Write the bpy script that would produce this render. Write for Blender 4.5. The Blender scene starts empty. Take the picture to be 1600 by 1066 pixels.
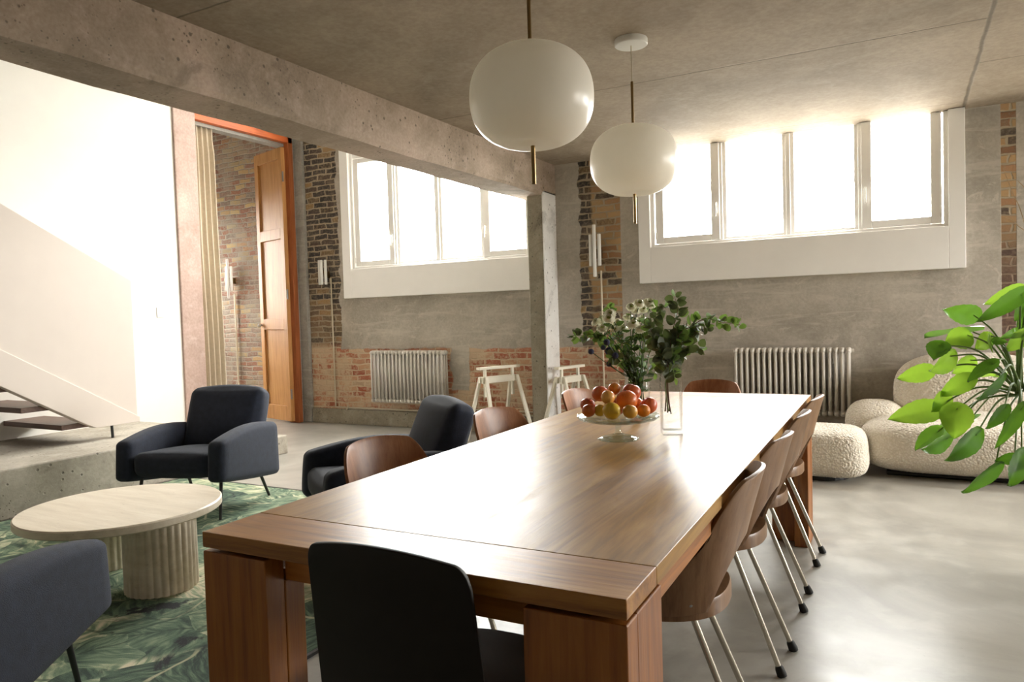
import bpy, bmesh, math, random
from mathutils import Vector, Matrix, Euler, noise
PI = math.pi
C = bpy.context.scene.collection
random.seed(7)

# ------------------------------------------------------------------ camera, light, exposure
sc = bpy.context.scene
cam_d = bpy.data.cameras.new('camera'); cam = bpy.data.objects.new('camera', cam_d); C.objects.link(cam)
cam_d.sensor_width = 36; cam_d.lens = 1137.8 * 36 / 1600; cam_d.clip_start = .05; cam_d.clip_end = 200
_r = Vector((0.87841401, 0.47694618, -0.03018546)); _u = Vector((0.00954623, 0.04563847, 0.99891241)); _f = Vector((-0.47780507, 0.87774682, -0.03553643))
m = Matrix((( _r.x, _u.x, -_f.x, 0), (_r.y, _u.y, -_f.y, 0), (_r.z, _u.z, -_f.z, 1.22), (0, 0, 0, 1)))
cam.matrix_world = m
sc.camera = cam
sc.view_settings.view_transform = 'Standard'; sc.view_settings.look = 'None'
sc.view_settings.gamma = 1; sc.view_settings.use_curve_mapping = False
sc.view_settings.exposure = 0.08

w = bpy.data.worlds.new('overcast_sky'); sc.world = w; w.use_nodes = True
bgn = w.node_tree.nodes['Background']; bgn.inputs['Strength'].default_value = 44.0
_tc = w.node_tree.nodes.new('ShaderNodeTexCoord'); _sx = w.node_tree.nodes.new('ShaderNodeSeparateXYZ'); _cr = w.node_tree.nodes.new('ShaderNodeValToRGB')
w.node_tree.links.new(_tc.outputs['Generated'], _sx.inputs[0]); w.node_tree.links.new(_sx.outputs[2], _cr.inputs[0]); w.node_tree.links.new(_cr.outputs[0], bgn.inputs['Color'])
_cr.color_ramp.elements[0].position = 0.0; _cr.color_ramp.elements[0].color = (.20, .19, .17, 1)      # the paved yard below the horizon
_cr.color_ramp.elements[1].position = .03; _cr.color_ramp.elements[1].color = (1.0, .98, .94, 1)     # bright overcast sky

def portal(name, loc, rot, sx, sy):
    l = bpy.data.lights.new(name, 'AREA'); l.shape = 'RECTANGLE'; l.size = sx; l.size_y = sy; l.cycles.is_portal = True
    o = bpy.data.objects.new(name, l); C.objects.link(o); o.location = loc; o.rotation_euler = rot; return o
portal('window_daylight', (-4.42, 6.80, 2.95), (-PI/2, 0, 0), 2.5, 2.5)
portal('window_daylight', (-.89, 6.80, 2.3), (-PI/2, 0, 0), 2.5, 1.1)
portal('window_daylight', (2.5, 6.80, 2.3), (-PI/2, 0, 0), 2.5, 1.1)  # portal for the added third back wall window


portal('window_daylight', (4.5, 5.3, 1.75), (0, PI/2, 0), 1.7, 1.8)  # portal for the added right wall window

# ------------------------------------------------------------------ node helpers
class NT:
    def __init__(s, name):
        s.mat = bpy.data.materials.new(name); s.mat.use_nodes = True
        s.t = s.mat.node_tree; s.n = s.t.nodes; s.l = s.t.links
        s.b = s.n['Principled BSDF']; s.out = s.n['Material Output']
        s.tc = None
    def node(s, t, **kw):
        n = s.n.new(t)
        for k, v in kw.items(): setattr(n, k, v)
        return n
    def set(s, sock, v):
        if v is None: return
        if isinstance(v, bpy.types.NodeSocket): s.l.new(v, sock)
        else: sock.default_value = v
    def obj(s, scale=None, rot=None, loc=None):
        if s.tc is None: s.tc = s.node('ShaderNodeTexCoord')
        o = s.tc.outputs['Object']
        if scale is None and rot is None and loc is None: return o
        mp = s.node('ShaderNodeMapping'); s.l.new(o, mp.inputs[0])
        if scale: mp.inputs['Scale'].default_value = scale
        if rot: mp.inputs['Rotation'].default_value = rot
        if loc: mp.inputs['Location'].default_value = loc
        return mp.outputs[0]
    def m(s, op, a, b=0.0, c=None):
        n = s.node('ShaderNodeMath', operation=op); s.set(n.inputs[0], a); s.set(n.inputs[1], b)
        if c is not None: s.set(n.inputs[2], c)
        return n.outputs[0]
    def noise(s, vec, scale, detail=4, rough=.55, dist=0, out='Fac'):
        n = s.node('ShaderNodeTexNoise'); s.set(n.inputs['Vector'], vec); n.inputs['Scale'].default_value = scale
        n.inputs['Detail'].default_value = detail; n.inputs['Roughness'].default_value = rough; n.inputs['Distortion'].default_value = dist
        return n.outputs[out]
    def ramp(s, fac, stops, interp='LINEAR'):
        n = s.node('ShaderNodeValToRGB'); n.color_ramp.interpolation = interp; e = n.color_ramp.elements
        while len(e) > 1: e.remove(e[-1])
        e[0].position = stops[0][0]; e[0].color = (*stops[0][1], 1)
        for p_, c_ in stops[1:]:
            k = e.new(p_); k.color = (*c_, 1)
        s.set(n.inputs[0], fac); return n.outputs[0]
    def mix(s, fac, a, b, mode='MIX'):
        n = s.node('ShaderNodeMix', data_type='RGBA', blend_type=mode)
        s.set(n.inputs[0], fac)
        for i, v in ((6, a), (7, b)):
            if isinstance(v, tuple) and len(v) == 3: v = (*v, 1)
            s.set(n.inputs[i], v)
        return n.outputs[2]
    def sep(s, vec):
        n = s.node('ShaderNodeSeparateXYZ'); s.l.new(vec, n.inputs[0]); return n.outputs
    def comb(s, x, y, z=0.0):
        n = s.node('ShaderNodeCombineXYZ')
        for i, v in enumerate((x, y, z)): s.set(n.inputs[i], v)
        return n.outputs[0]
    def sm(s, v, a, b):   # smoothstep a..b -> 0..1
        n = s.node('ShaderNodeMapRange', interpolation_type='SMOOTHSTEP'); s.set(n.inputs[0], v)
        n.inputs[1].default_value = a; n.inputs[2].default_value = b; return n.outputs[0]
    def bump(s, h, strength=.3, dist=.01):
        n = s.node('ShaderNodeBump'); n.inputs['Strength'].default_value = strength; n.inputs['Distance'].default_value = dist
        s.set(n.inputs['Height'], h); s.l.new(n.outputs[0], s.b.inputs['Normal']); return n
    def col(s, c):
        if isinstance(c, tuple) and len(c) == 3: c = (*c, 1)
        s.set(s.b.inputs['Base Color'], c)
    def p(s, **kw):
        for k, v in kw.items(): s.set(s.b.inputs[k.replace('_', ' ')], v)

def srgb(r, g, b):
    f = lambda c: (c/255/12.92) if c/255 <= .04045 else ((c/255+.055)/1.055)**2.4
    return (f(r), f(g), f(b))

def plain(name, c, rough=.5, metal=0, bumpy=0, var=.08, scale=6, spec=.5, coat=0, sheen=0):
    t = NT(name); n = t.noise(t.obj(), scale, 5)
    lo = tuple(max(0, x*(1-var*2)) for x in c); hi = tuple(min(1, x*(1+var)) for x in c)
    t.col(t.ramp(n, [(.3, lo), (.7, hi)])); t.p(Roughness=rough, Metallic=metal)
    t.b.inputs['Specular IOR Level'].default_value = spec
    if coat: t.b.inputs['Coat Weight'].default_value = coat
    if sheen: t.b.inputs['Sheen Weight'].default_value = sheen
    if bumpy: t.bump(t.noise(t.obj(), scale*12, 3), bumpy, .004)
    return t.mat

def concrete(name, c1, c2, c3, rough=.8, pits=True, scale=1.0, seams=None, board=False, gloss=False):
    t = NT(name); v = t.obj()
    n1 = t.noise(v, 1.1*scale, 6, .62, .6); n2 = t.noise(v, 6*scale, 6, .6, .3); n3 = t.noise(v, 45*scale, 3, .6)
    base = t.ramp(n1, [(.30, c1), (.5, c2), (.72, c3)])
    base = t.mix(t.m('MULTIPLY', t.sm(n2, .48, .72), .45), base, c3)
    base = t.mix(t.m('MULTIPLY', t.sm(n2, .42, .22), .5), base, c1)
    base = t.mix(.16, base, t.ramp(n3, [(.35, (.05, .05, .05)), (.65, (.9, .9, .88))]), 'SOFT_LIGHT')
    h = t.m('ADD', t.m('MULTIPLY', n2, .6), t.m('MULTIPLY', n3, .12))
    if board:   # old shutter-board courses and trowel patches
        x, y, z = t.sep(v)
        wz = t.m('ADD', z, t.m('MULTIPLY', t.noise(v, 2.2, 3), .05))
        row = t.m('FLOOR', t.m('DIVIDE', wz, .21)); col = t.m('FLOOR', t.m('ADD', t.m('DIVIDE', x, .55), t.m('MULTIPLY', row, .37)))
        wn = t.node('ShaderNodeTexWhiteNoise', noise_dimensions='2D'); t.l.new(t.comb(row, col), wn.inputs['Vector'])
        base = t.mix(t.m('MULTIPLY', wn.outputs['Value'], .22), base, c1)
        st = t.noise(t.obj(scale=(1.2, 1.2, 9)), 1.6, 4, .6, .5)
        base = t.mix(t.m('MULTIPLY', t.sm(st, .52, .66), .5), base, c3)
        sc_ = t.noise(t.obj(scale=(2, 2, 3)), 2.6, 8, .75, 1.2); base = t.mix(t.m('MULTIPLY', t.sm(sc_, .56, .64), .4), base, tuple(min(1, q*1.15) for q in c3))
    if pits:
        vo = t.node('ShaderNodeTexVoronoi'); t.l.new(v, vo.inputs['Vector']); vo.inputs['Scale'].default_value = 15
        pit = t.sm(vo.outputs['Distance'], .17, .10); wn = t.sm(t.noise(v, 1.8, 3),   .38, .50)
        base = t.mix(t.m('MULTIPLY', t.sm(t.noise(v, 2.3, 7, .7, .9), .56, .66), .45), base, tuple(x*.55 for x in c1))
        pit = t.m('MULTIPLY', pit, wn)
        vo2 = t.node('ShaderNodeTexVoronoi'); t.l.new(v, vo2.inputs['Vector']); vo2.inputs['Scale'].default_value = 38
        pit = t.m('MAXIMUM', pit, t.m('MULTIPLY', t.sm(vo2.outputs['Distance'], .22, .14), t.sm(t.noise(v, 2.6, 3), .5, .6)))
        base = t.mix(t.m('MULTIPLY', pit, .75), base, tuple(x*.35 for x in c1)); h = t.m('SUBTRACT', h, t.m('MULTIPLY', pit, 1.0))
    if seams: 
        base, h = seams(t, v, base, h, c1)
    t.col(base); t.p(Roughness=rough)
    t.bump(h, .35, .012)
    return t

def brick_nodes(t, u, v, vec, palettes, bw=.20, bh=.064):
    # returns (list of colours, height, mortar mask)
    nz = t.noise(vec, 9, 3, .6); nz2 = t.noise(vec, 5, 3, .6, 0, 'Color'); s2 = t.sep(nz2)
    uu = t.m('ADD', u, t.m('MULTIPLY', t.m('SUBTRACT', s2[0], .5), .09)); vv = t.m('ADD', v, t.m('MULTIPLY', t.m('SUBTRACT', s2[1], .5), .05))
    rv = t.m('DIVIDE', vv, bh); row = t.m('FLOOR', rv)
    wr = t.node('ShaderNodeTexWhiteNoise', noise_dimensions='1D'); t.l.new(row, wr.inputs['W'])
    cu = t.m('ADD', t.m('DIVIDE', uu, bw), t.m('ADD', t.m('MULTIPLY', row, .5), t.m('MULTIPLY', wr.outputs['Value'], .25)))
    col = t.m('FLOOR', cu); fu = t.m('FRACT', cu); fv = t.m('FRACT', rv)
    eu = t.m('MULTIPLY', t.m('SUBTRACT', .5, t.m('ABSOLUTE', t.m('SUBTRACT', fu, .5))), bw)
    ev = t.m('MULTIPLY', t.m('SUBTRACT', .5, t.m('ABSOLUTE', t.m('SUBTRACT', fv, .5))), bh)
    e = t.m('ADD', t.m('MINIMUM', eu, ev), t.m('MULTIPLY', t.m('SUBTRACT', nz, .5), .022))
    body = t.sm(e, .004, .011)
    wn = t.node('ShaderNodeTexWhiteNoise', noise_dimensions='2D'); t.l.new(t.comb(row, col), wn.inputs['Vector'])
    idv = wn.outputs['Value']; out = []
    big = t.noise(vec, 3.0, 4, .65); fine = t.noise(vec, 38, 4, .65)
    for pal, mortar, smear in palettes:
        c = t.ramp(t.m('ADD', t.m('MULTIPLY', idv, .85), t.m('MULTIPLY', fine, .15)), pal, 'LINEAR')
        c = t.mix(t.m('MULTIPLY', t.sm(fine, .45, .75), .35), c, mortar)
        c = t.mix(body, mortar, c)
        c = t.mix(t.m('MULTIPLY', t.sm(t.m('ADD', t.m('MULTIPLY', big, .7), t.m('MULTIPLY', fine, .3)), .46, .58), smear), c, mortar)
        out.append(c)
    h = t.m('ADD', t.m('MULTIPLY', body, .7), t.m('MULTIPLY', fine, .5))
    return out, h

MORT = srgb(170, 154, 130)
PAL_DARK = [(0, srgb(52, 48, 46)), (.35, srgb(74, 68, 64)), (.55, srgb(95, 80, 68)), (.75, srgb(60, 56, 56)), (.9, srgb(165, 135, 92)), (1, srgb(130, 84, 64))]
PAL_TAN = [(0, srgb(62, 56, 52)), (.15, srgb(92, 78, 66)), (.25, srgb(168, 138, 98)), (.6, srgb(186, 152, 108)), (.85, srgb(160, 118, 84)), (1, srgb(90, 72, 60))]
PAL_RED = [(0, srgb(150, 84, 62)), (.3, srgb(182, 112, 84)), (.5, srgb(196, 156, 122)), (.7, srgb(166, 92, 66)), (.88, srgb(206, 178, 146)), (1, srgb(98, 74, 64))]
PAL_MIX = [(0, srgb(136, 92, 74)), (.25, srgb(156, 112, 90)), (.45, srgb(136, 120, 106)), (.65, srgb(158, 110, 88)), (.82, srgb(196, 168, 118)), (1, srgb(118, 108, 100))]

def back_wall_mat():
    cA, cB, cC = srgb(156, 149, 137), srgb(180, 172, 159), srgb(202, 194, 181)
    t = concrete('trowelled_concrete_and_old_brick', cA, cB, cC, .85, pits=False, board=True)
    v = t.obj(); x, y, z = t.sep(v)
    base = t.b.inputs['Base Color'].links[0].from_socket
    hb = t.n['Bump'].inputs['Height'].links[0].from_socket
    cols, h = brick_nodes(t, x, z, v, [(PAL_DARK, MORT, .15), (PAL_TAN, srgb(170, 156, 132), .15), (PAL_RED, srgb(204, 182, 152), .85)])
    e = t.m('MULTIPLY', t.m('SUBTRACT', t.noise(v, 5, 4, .6), .5), .16)
    xe = t.m('ADD', x, e); ze = t.m('ADD', z, t.m('MULTIPLY', e, .5))
    rng = lambda q, a, b, s_=.006: t.m('MULTIPLY', t.sm(q, a-s_, a+s_), t.sm(q, b+s_, b-s_))
    low = t.sm(ze, .89, .875)
    A = rng(xe, -6.6, -5.86); Cc = t.m('MULTIPLY', t.m('MULTIPLY', t.sm(xe, -2.80, -2.79), t.sm(x, -2.37, -2.378)), 1.0)
    D = rng(x, .62, .715, .002)
    patch = t.m('MULTIPLY', rng(xe, -4.33, -4.11), t.sm(ze, .42, .44))
    B = t.m('MULTIPLY', t.m('MULTIPLY', low, t.sm(xe, -2.36, -2.38)), t.m('SUBTRACT', 1, patch))
    B = t.m('MULTIPLY', B, t.sm(ze, .185, .195))
    c = t.mix(A, base, t.mix(t.sm(z, .98, .86), t.mix(t.m('MULTIPLY', t.sm(z, 1.5, 1.2), .4), cols[0], cols[1]), cols[2]))
    c = t.mix(Cc, c, t.mix(t.sm(t.m('ADD', x, t.m('MULTIPLY', e, 1.2)), -2.66, -2.70), cols[1], cols[0]))
    c = t.mix(D, c, t.mix(t.sm(z, 2.1, 1.3), cols[1], t.mix(.6, cols[0], srgb(96, 66, 52))))
    c = t.mix(B, c, cols[2])
    Mk = t.m('MAXIMUM', t.m('MAXIMUM', A, Cc), t.m('MAXIMUM', B, D))
    t.col(c)
    hh = t.m('ADD', t.m('MULTIPLY', t.m('SUBTRACT', 1, Mk), t.m('ADD', hb, .9)), t.m('MULTIPLY', Mk, h))
    t.l.new(hh, t.n['Bump'].inputs['Height']); t.n['Bump'].inputs['Strength'].default_value = .6; t.n['Bump'].inputs['Distance'].default_value = .015
    return t.mat

def brick_mat():
    t = NT('old_mixed_brick'); v = t.obj(); x, y, z = t.sep(v)
    cols, h = brick_nodes(t, x, z, v, [(PAL_MIX, srgb(168, 156, 138), .65)])
    t.col(cols[0]); t.p(Roughness=.9); t.bump(h, .7, .015); return t.mat

def wood(name, cd, cm, cl, axis=1, rough=.35, coat=0, plank=None, spec=.5, knots=True, bumpy=.15, vary=1):
    t = NT(name); sc_ = [14, 14, 14]; sc_[axis] = .9
    v = t.obj(scale=tuple(sc_))
    if plank:   # (axis, width)
        s_ = t.sep(t.obj()); idx = t.m('FLOOR', t.m('DIVIDE', t.m('ADD', s_[plank[0]], plank[2]), plank[1]))
        wn = t.node('ShaderNodeTexWhiteNoise', noise_dimensions='1D'); t.l.new(idx, wn.inputs['W'])
        va = t.node('ShaderNodeVectorMath', operation='ADD'); t.l.new(v, va.inputs[0]); vs = t.node('ShaderNodeVectorMath', operation='SCALE')
        t.l.new(wn.outputs['Color'], vs.inputs[0]); vs.inputs['Scale'].default_value = 40; t.l.new(vs.outputs[0], va.inputs[1]); v = va.outputs[0]
    n1 = t.noise(v, .45, 5, .6, 1.2); n2 = t.noise(v, 3.2, 6, .7, .4); n3 = t.noise(t.obj(), 2.0, 3)
    ring = t.m('FRACT', t.m('MULTIPLY', n1, 5.0)); ring = t.m('ABSOLUTE', t.m('SUBTRACT', ring, .5))
    g = t.m('ADD', t.m('MULTIPLY', ring, .42), t.m('MULTIPLY', n2, .85))
    c = t.ramp(g, [(.25, cd), (.5, cm), (.85, cl)])
    c = t.mix(t.m('MULTIPLY', t.sm(n3, .4, .7), .35*vary), c, cd)
    if plank: c = t.mix(t.m('MULTIPLY', wn.outputs['Value'], .30), c, cl)
    t.col(c); t.p(Roughness=t.m('ADD', rough-.06, t.m('MULTIPLY', n2, .14)))
    t.b.inputs['Specular IOR Level'].default_value = spec
    if coat: t.b.inputs['Coat Weight'].default_value = coat; t.b.inputs['Coat Roughness'].default_value = .30
    t.bump(t.m('ADD', n2, t.m('MULTIPLY', ring, .4)), bumpy, .004)
    return t.mat

def glassy(name, tint=(1, 1, 1), strong=1.0, rough=.02):
    t = NT(name); n = t.n; n.remove(t.b)
    tr = t.node('ShaderNodeBsdfTransparent'); tr.inputs[0].default_value = (*tint, 1)
    gl = t.node('ShaderNodeBsdfGlossy'); gl.inputs['Roughness'].default_value = rough
    lw = t.node('ShaderNodeLayerWeight'); lw.inputs[0].default_value = .5; fr = t.m('ADD', .03, t.m('MULTIPLY', t.m('POWER', lw.outputs['Facing'], 4.0), .8))
    mx = t.node('ShaderNodeMixShader'); t.l.new(t.m('MINIMUM', t.m('MULTIPLY', fr, strong), 1.0), mx.inputs[0]); t.l.new(tr.outputs[0], mx.inputs[1]); t.l.new(gl.outputs[0], mx.inputs[2])
    t.l.new(mx.outputs[0], t.out.inputs[0]); return t.mat

def leafmat(name, c, trans, tcol, rough=.35, var=.3):
    t = NT(name); n = t.noise(t.obj(), 14, 4)
    t.col(t.ramp(n, [(.3, tuple(x*(1-var) for x in c)), (.7, tuple(min(1, x*(1+var)) for x in c))])); t.p(Roughness=rough)
    tl = t.node('ShaderNodeBsdfTranslucent'); tl.inputs[0].default_value = (*tcol, 1)
    mx = t.node('ShaderNodeMixShader'); mx.inputs[0].default_value = trans
    t.l.new(t.b.outputs[0], mx.inputs[1]); t.l.new(tl.outputs[0], mx.inputs[2]); t.l.new(mx.outputs[0], t.out.inputs[0]); return t.mat

def floor_mat():
    t = NT('polished_concrete'); v = t.obj()
    n1 = t.noise(v, .9, 7, .6, .8); n2 = t.noise(v, 5, 6, .62, .4); n3 = t.noise(v, 60, 3)
    c = t.ramp(n1, [(.3, srgb(122, 118, 110)), (.5, srgb(150, 146, 137)), (.72, srgb(176, 172, 162))])
    c = t.mix(t.m('MULTIPLY', t.sm(n2, .45, .7), .35), c, srgb(182, 178, 168))
    c = t.mix(t.m('MULTIPLY', t.sm(n3, .62, .75), .2), c, srgb(110, 102, 90))
    t.col(c); t.p(Roughness=t.m('ADD', .20, t.m('MULTIPLY', n2, .28)))
    t.bump(n2, .06, .01); return t.mat

def ceiling_seams(t, v, base, h, c1):
    x, y, z = t.sep(v); wob = t.m('MULTIPLY', t.m('SUBTRACT', t.noise(v, 7, 3), .5), .02)
    def line(q, a, w_=.006): return t.sm(t.m('ABSOLUTE', t.m('SUBTRACT', t.m('ADD', q, wob), a)), w_*1.6, w_*.4)
    left = t.sm(x, .39, .37); right = t.m('SUBTRACT', 1, left)
    L = line(x, .385, .010)
    for a in (4.55, 2.35, .15): L = t.m('MAXIMUM', L, t.m('MULTIPLY', line(y, a), left))
    L = t.m('MAXIMUM', L, t.m('MULTIPLY', line(y, 6.33, .004), left))
    for a in (5.36, 3.1): L = t.m('MAXIMUM', L, t.m('MULTIPLY', line(y, a), right))
    base = t.mix(t.m('MULTIPLY', L, .6), base, tuple(q*.3 for q in c1))
    # pale cement veins left by the formwork sheets
    vn = t.m('ABSOLUTE', t.m('SUBTRACT', t.noise(v, .8, 3, .5, .5), .5)); vn = t.sm(vn, .012, .003)
    base = t.mix(t.m('MULTIPLY', vn, .12), base, srgb(190, 178, 160))
    return base, t.m('SUBTRACT', h, t.m('MULTIPLY', L, 1.2))

def rug_mat():
    t = NT('woven_foliage_rug'); v0 = t.obj()
    d = t.noise(v0, 1.6, 3, .5, 0, 'Color'); vm = t.node('ShaderNodeVectorMath', operation='MULTIPLY_ADD')
    t.l.new(d, vm.inputs[0]); vm.inputs[1].default_value = (.35, .35, 0); t.l.new(v0, vm.inputs[2]); v = vm.outputs[0]
    def leafset(scale, seed):
        vo = t.node('ShaderNodeTexVoronoi'); vo.voronoi_dimensions = '3D'; ad = t.node('ShaderNodeVectorMath', operation='ADD')
        t.l.new(v, ad.inputs[0]); ad.inputs[1].default_value = (seed, seed*.7, 0); t.l.new(ad.outputs[0], vo.inputs['Vector']); vo.inputs['Scale'].default_value = scale
        sb = t.node('ShaderNodeVectorMath', operation='SUBTRACT'); t.l.new(ad.outputs[0], sb.inputs[0]); t.l.new(vo.outputs['Position'], sb.inputs[1])
        rc = t.sep(vo.outputs['Color']); ro = t.node('ShaderNodeVectorRotate', rotation_type='Z_AXIS'); t.l.new(sb.outputs[0], ro.inputs['Vector']); t.l.new(t.m('MULTIPLY', rc[0], 6.28), ro.inputs['Angle'])
        q = t.sep(ro.outputs[0]); ax = t.m('ABSOLUTE', q[1])
        sl = t.comb(t.m('MULTIPLY', t.m('ADD', q[0], t.m('MULTIPLY', ax, -.9)), 42/ scale*1.4), t.m('MULTIPLY', ax, 7), t.m('MULTIPLY', rc[1], 30))
        st = t.noise(sl, 1.5, 4, .6, .3)
        mid = t.sm(ax, .010, .004)
        return rc, st, mid, vo.outputs['Distance']
    rc, st, mid, dist = leafset(2.3, 0); rc2, st2, mid2, dist2 = leafset(4.2, 3.7)
    G = [(.0, srgb(30, 36, 38)), (.28, srgb(52, 70, 58)), (.40, srgb(84, 106, 84)), (.51, srgb(122, 140, 112)), (.60, srgb(168, 174, 140)), (.72, srgb(214, 204, 174))]
    f1 = t.m('ADD', t.m('MULTIPLY', st, .95), t.m('MULTIPLY', t.m('SUBTRACT', rc[2], .5), .38))
    c1 = t.ramp(f1, G); c1 = t.mix(t.m('MULTIPLY', mid, .8), c1, srgb(190, 184, 150))
    f2 = t.m('ADD', t.m('MULTIPLY', st2, .9), t.m('MULTIPLY', t.m('SUBTRACT', rc2[2], .5), .30))
    c2 = t.ramp(f2, G); c2 = t.mix(t.m('MULTIPLY', mid2, .6), c2, srgb(40, 58, 46))
    k = t.sm(t.noise(v0, 1.5, 4, .6), .46, .54)
    c = t.mix(k, c1, c2)
    dk = t.noise(v0, 2.4, 6, .7, .6); c = t.mix(t.sm(dk, .60, .66), c, srgb(30, 32, 34))
    t.col(c); t.p(Roughness=.95); t.bump(t.noise(v0, 260, 2), .5, .004); return t.mat

MT = {}
MT['wall'] = back_wall_mat()
MT['brick'] = brick_mat()
MT['conc'] = concrete('grey_trowelled_concrete', srgb(128, 124, 116), srgb(150, 146, 138), srgb(172, 167, 157), .85, pits=False, board=True).mat
MT['ceil'] = concrete('cast_concrete_ceiling', srgb(134, 122, 106), srgb(158, 144, 126), srgb(174, 160, 142), .75, pits=False, scale=.8, seams=ceiling_seams).mat
MT['beam'] = concrete('pitted_cast_concrete', srgb(138, 122, 104), srgb(168, 150, 132), srgb(190, 168, 152), .75, pits=True, scale=1.2).mat
MT['column'] = concrete('pitted_grey_concrete', srgb(128, 120, 102), srgb(150, 141, 122), srgb(176, 168, 150), .8, pits=True, scale=1.3).mat
MT['pink'] = concrete('rose_tinted_concrete', srgb(150, 126, 114), srgb(172, 146, 134), srgb(190, 168, 156), .8, pits=False).mat
MT['plinth'] = concrete('rough_platform_concrete', srgb(150, 142, 128), srgb(176, 168, 154), srgb(200, 193, 180), .85, pits=True).mat
MT['floor'] = floor_mat()
MT['white'] = plain('white_wall_paint', srgb(228, 224, 216), .7, var=.01)
MT['parapet'] = plain('warm_white_paint', srgb(204, 193, 183), .7, var=.01)
MT['whiteboard'] = plain('white_joinery_paint', srgb(249, 247, 243), .45, var=.01)
MT['lit_face'] = concrete('lit_face_concrete', srgb(228, 226, 222), srgb(240, 239, 236), srgb(248, 248, 246), .8, pits=True, scale=1.3).mat  # near-white concrete, window light on the column side put into the colour
MT['rad'] = plain('radiator_enamel', srgb(214, 208, 198), .4, var=.01)
MT['black'] = plain('black_metal', (.012, .012, .012), .4)
MT['rubber'] = plain('black_rubber', (.012, .012, .012), .7)
MT['chrome'] = plain('satin_steel', (.62, .58, .50), .25, 1, var=.03)
MT['brass'] = plain('aged_brass', srgb(140, 116, 78), .35, 1, var=.03)
MT['pipe'] = plain('cream_conduit', srgb(206, 196, 172), .35, .3, var=.03)
MT['tube'] = plain('opal_tube', srgb(240, 238, 232), .25, var=.01)

MT['navy'] = plain('charcoal_blue_wool', srgb(28, 35, 52), .9, bumpy=.5, var=.15, scale=30, sheen=.08)
MT['curtain'] = plain('linen_curtain', srgb(200, 186, 164), .9, bumpy=.3, var=.04, scale=30)
MT['travertine'] = None
MT['glass'] = glassy('window_glass', (.97, .98, .98), .6)
MT['vase'] = glassy('vase_glass', (.99, .996, .994), .9)
MT['plate'] = glassy('pale_green_glass', (.93, .985, .97), 1.1)
MT['tabletop'] = wood('oiled_oak_tabletop', srgb(100, 64, 20), srgb(152, 108, 46), srgb(186, 146, 76), 1, .35, plank=(0, .166, .5), spec=.5, bumpy=.16)
MT['tabletop'].node_tree.nodes['Principled BSDF'].inputs['IOR'].default_value = 1.42
def worn(t):   # matte worn streaks along the planks
    nt = t.node_tree; b = nt.nodes['Principled BSDF']; src = b.inputs['Roughness'].links[0].from_socket
    tc = nt.nodes.new('ShaderNodeTexCoord'); mp = nt.nodes.new('ShaderNodeMapping'); mp.inputs['Scale'].default_value = (6, 1.3, 1); n = nt.nodes.new('ShaderNodeTexNoise'); n.inputs['Scale'].default_value = 1.6; n.inputs['Detail'].default_value = 8; n.inputs['Roughness'].default_value = .7; n.inputs['Distortion'].default_value = .6
    mr = nt.nodes.new('ShaderNodeMapRange'); mr.interpolation_type = 'SMOOTHSTEP'; mr.inputs[1].default_value = .52; mr.inputs[2].default_value = .72; mr.inputs[4].default_value = .12; ad = nt.nodes.new('ShaderNodeMath'); ad.operation = 'ADD'
    nt.links.new(tc.outputs['Object'], mp.inputs[0]); nt.links.new(mp.outputs[0], n.inputs[0]); nt.links.new(n.outputs[0], mr.inputs[0]); nt.links.new(mr.outputs[0], ad.inputs[0]); nt.links.new(src, ad.inputs[1]); nt.links.new(ad.outputs[0], b.inputs['Roughness'])
worn(MT['tabletop'])
MT['endboard'] = wood('oiled_oak_end_board', srgb(108, 66, 20), srgb(160, 106, 42), srgb(190, 142, 70), 0, .36, spec=.5, bumpy=.12)
MT['tableleg'] = wood('oak_leg', srgb(96, 52, 14), srgb(146, 86, 28), srgb(172, 110, 42), 2, .4)
MT['apron'] = wood('oak_apron', srgb(118, 66, 20), srgb(168, 104, 38), srgb(194, 130, 56), 0, .4)
MT['aprony'] = wood('oak_side_apron', srgb(118, 66, 20), srgb(168, 104, 38), srgb(194, 130, 56), 1, .4)
MT['walnut'] = wood('walnut_plywood', srgb(110, 78, 50), srgb(138, 102, 70), srgb(158, 122, 88), 2, .36, spec=.5, bumpy=.05, vary=.3)
MT['walnutr'] = wood('reddish_plywood', srgb(118, 76, 50), srgb(148, 100, 68), srgb(170, 122, 86), 2, .36, bumpy=.05, vary=.3)
MT['ebony'] = plain('black_stained_plywood', srgb(26, 20, 15), .5, var=.08, spec=.25)
MT['shutter'] = wood('honey_pine', srgb(168, 116, 62), srgb(196, 142, 82), srgb(210, 160, 100), 2, .5, spec=.3)
MT['post'] = wood('orange_brown_timber', srgb(120, 64, 34), srgb(158, 88, 48), srgb(176, 108, 62), 2, .5, spec=.3)
MT['lintel'] = wood('orange_brown_lintel', srgb(150, 74, 38), srgb(196, 100, 52), srgb(206, 116, 66), 1, .5, spec=.3)
MT['tread'] = wood('walnut_tread', srgb(70, 50, 42), srgb(98, 74, 62), srgb(120, 94, 80), 0, .5)
MT['trestle'] = plain('cream_painted_wood', srgb(232, 226, 208), .5, var=.02)
MT['rug'] = rug_mat()
def travertine():
    t = NT('travertine'); v = t.obj(scale=(1, 7, 7), rot=(0, 0, .4)); n = t.noise(v, 2.4, 6, .65, .4); n2 = t.noise(t.obj(scale=(3, 9, 9), rot=(0, 0, .4)), 16, 3)
    c = t.ramp(n, [(.3, srgb(206, 192, 170)), (.5, srgb(220, 207, 186)), (.7, srgb(231, 220, 201))])
    c = t.mix(t.m('MULTIPLY', t.sm(n2, .66, .74), .5), c, srgb(158, 138, 112)); t.col(c); t.p(Roughness=.42); t.bump(n2, .1, .004); return t.mat
MT['travertine'] = travertine()
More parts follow.
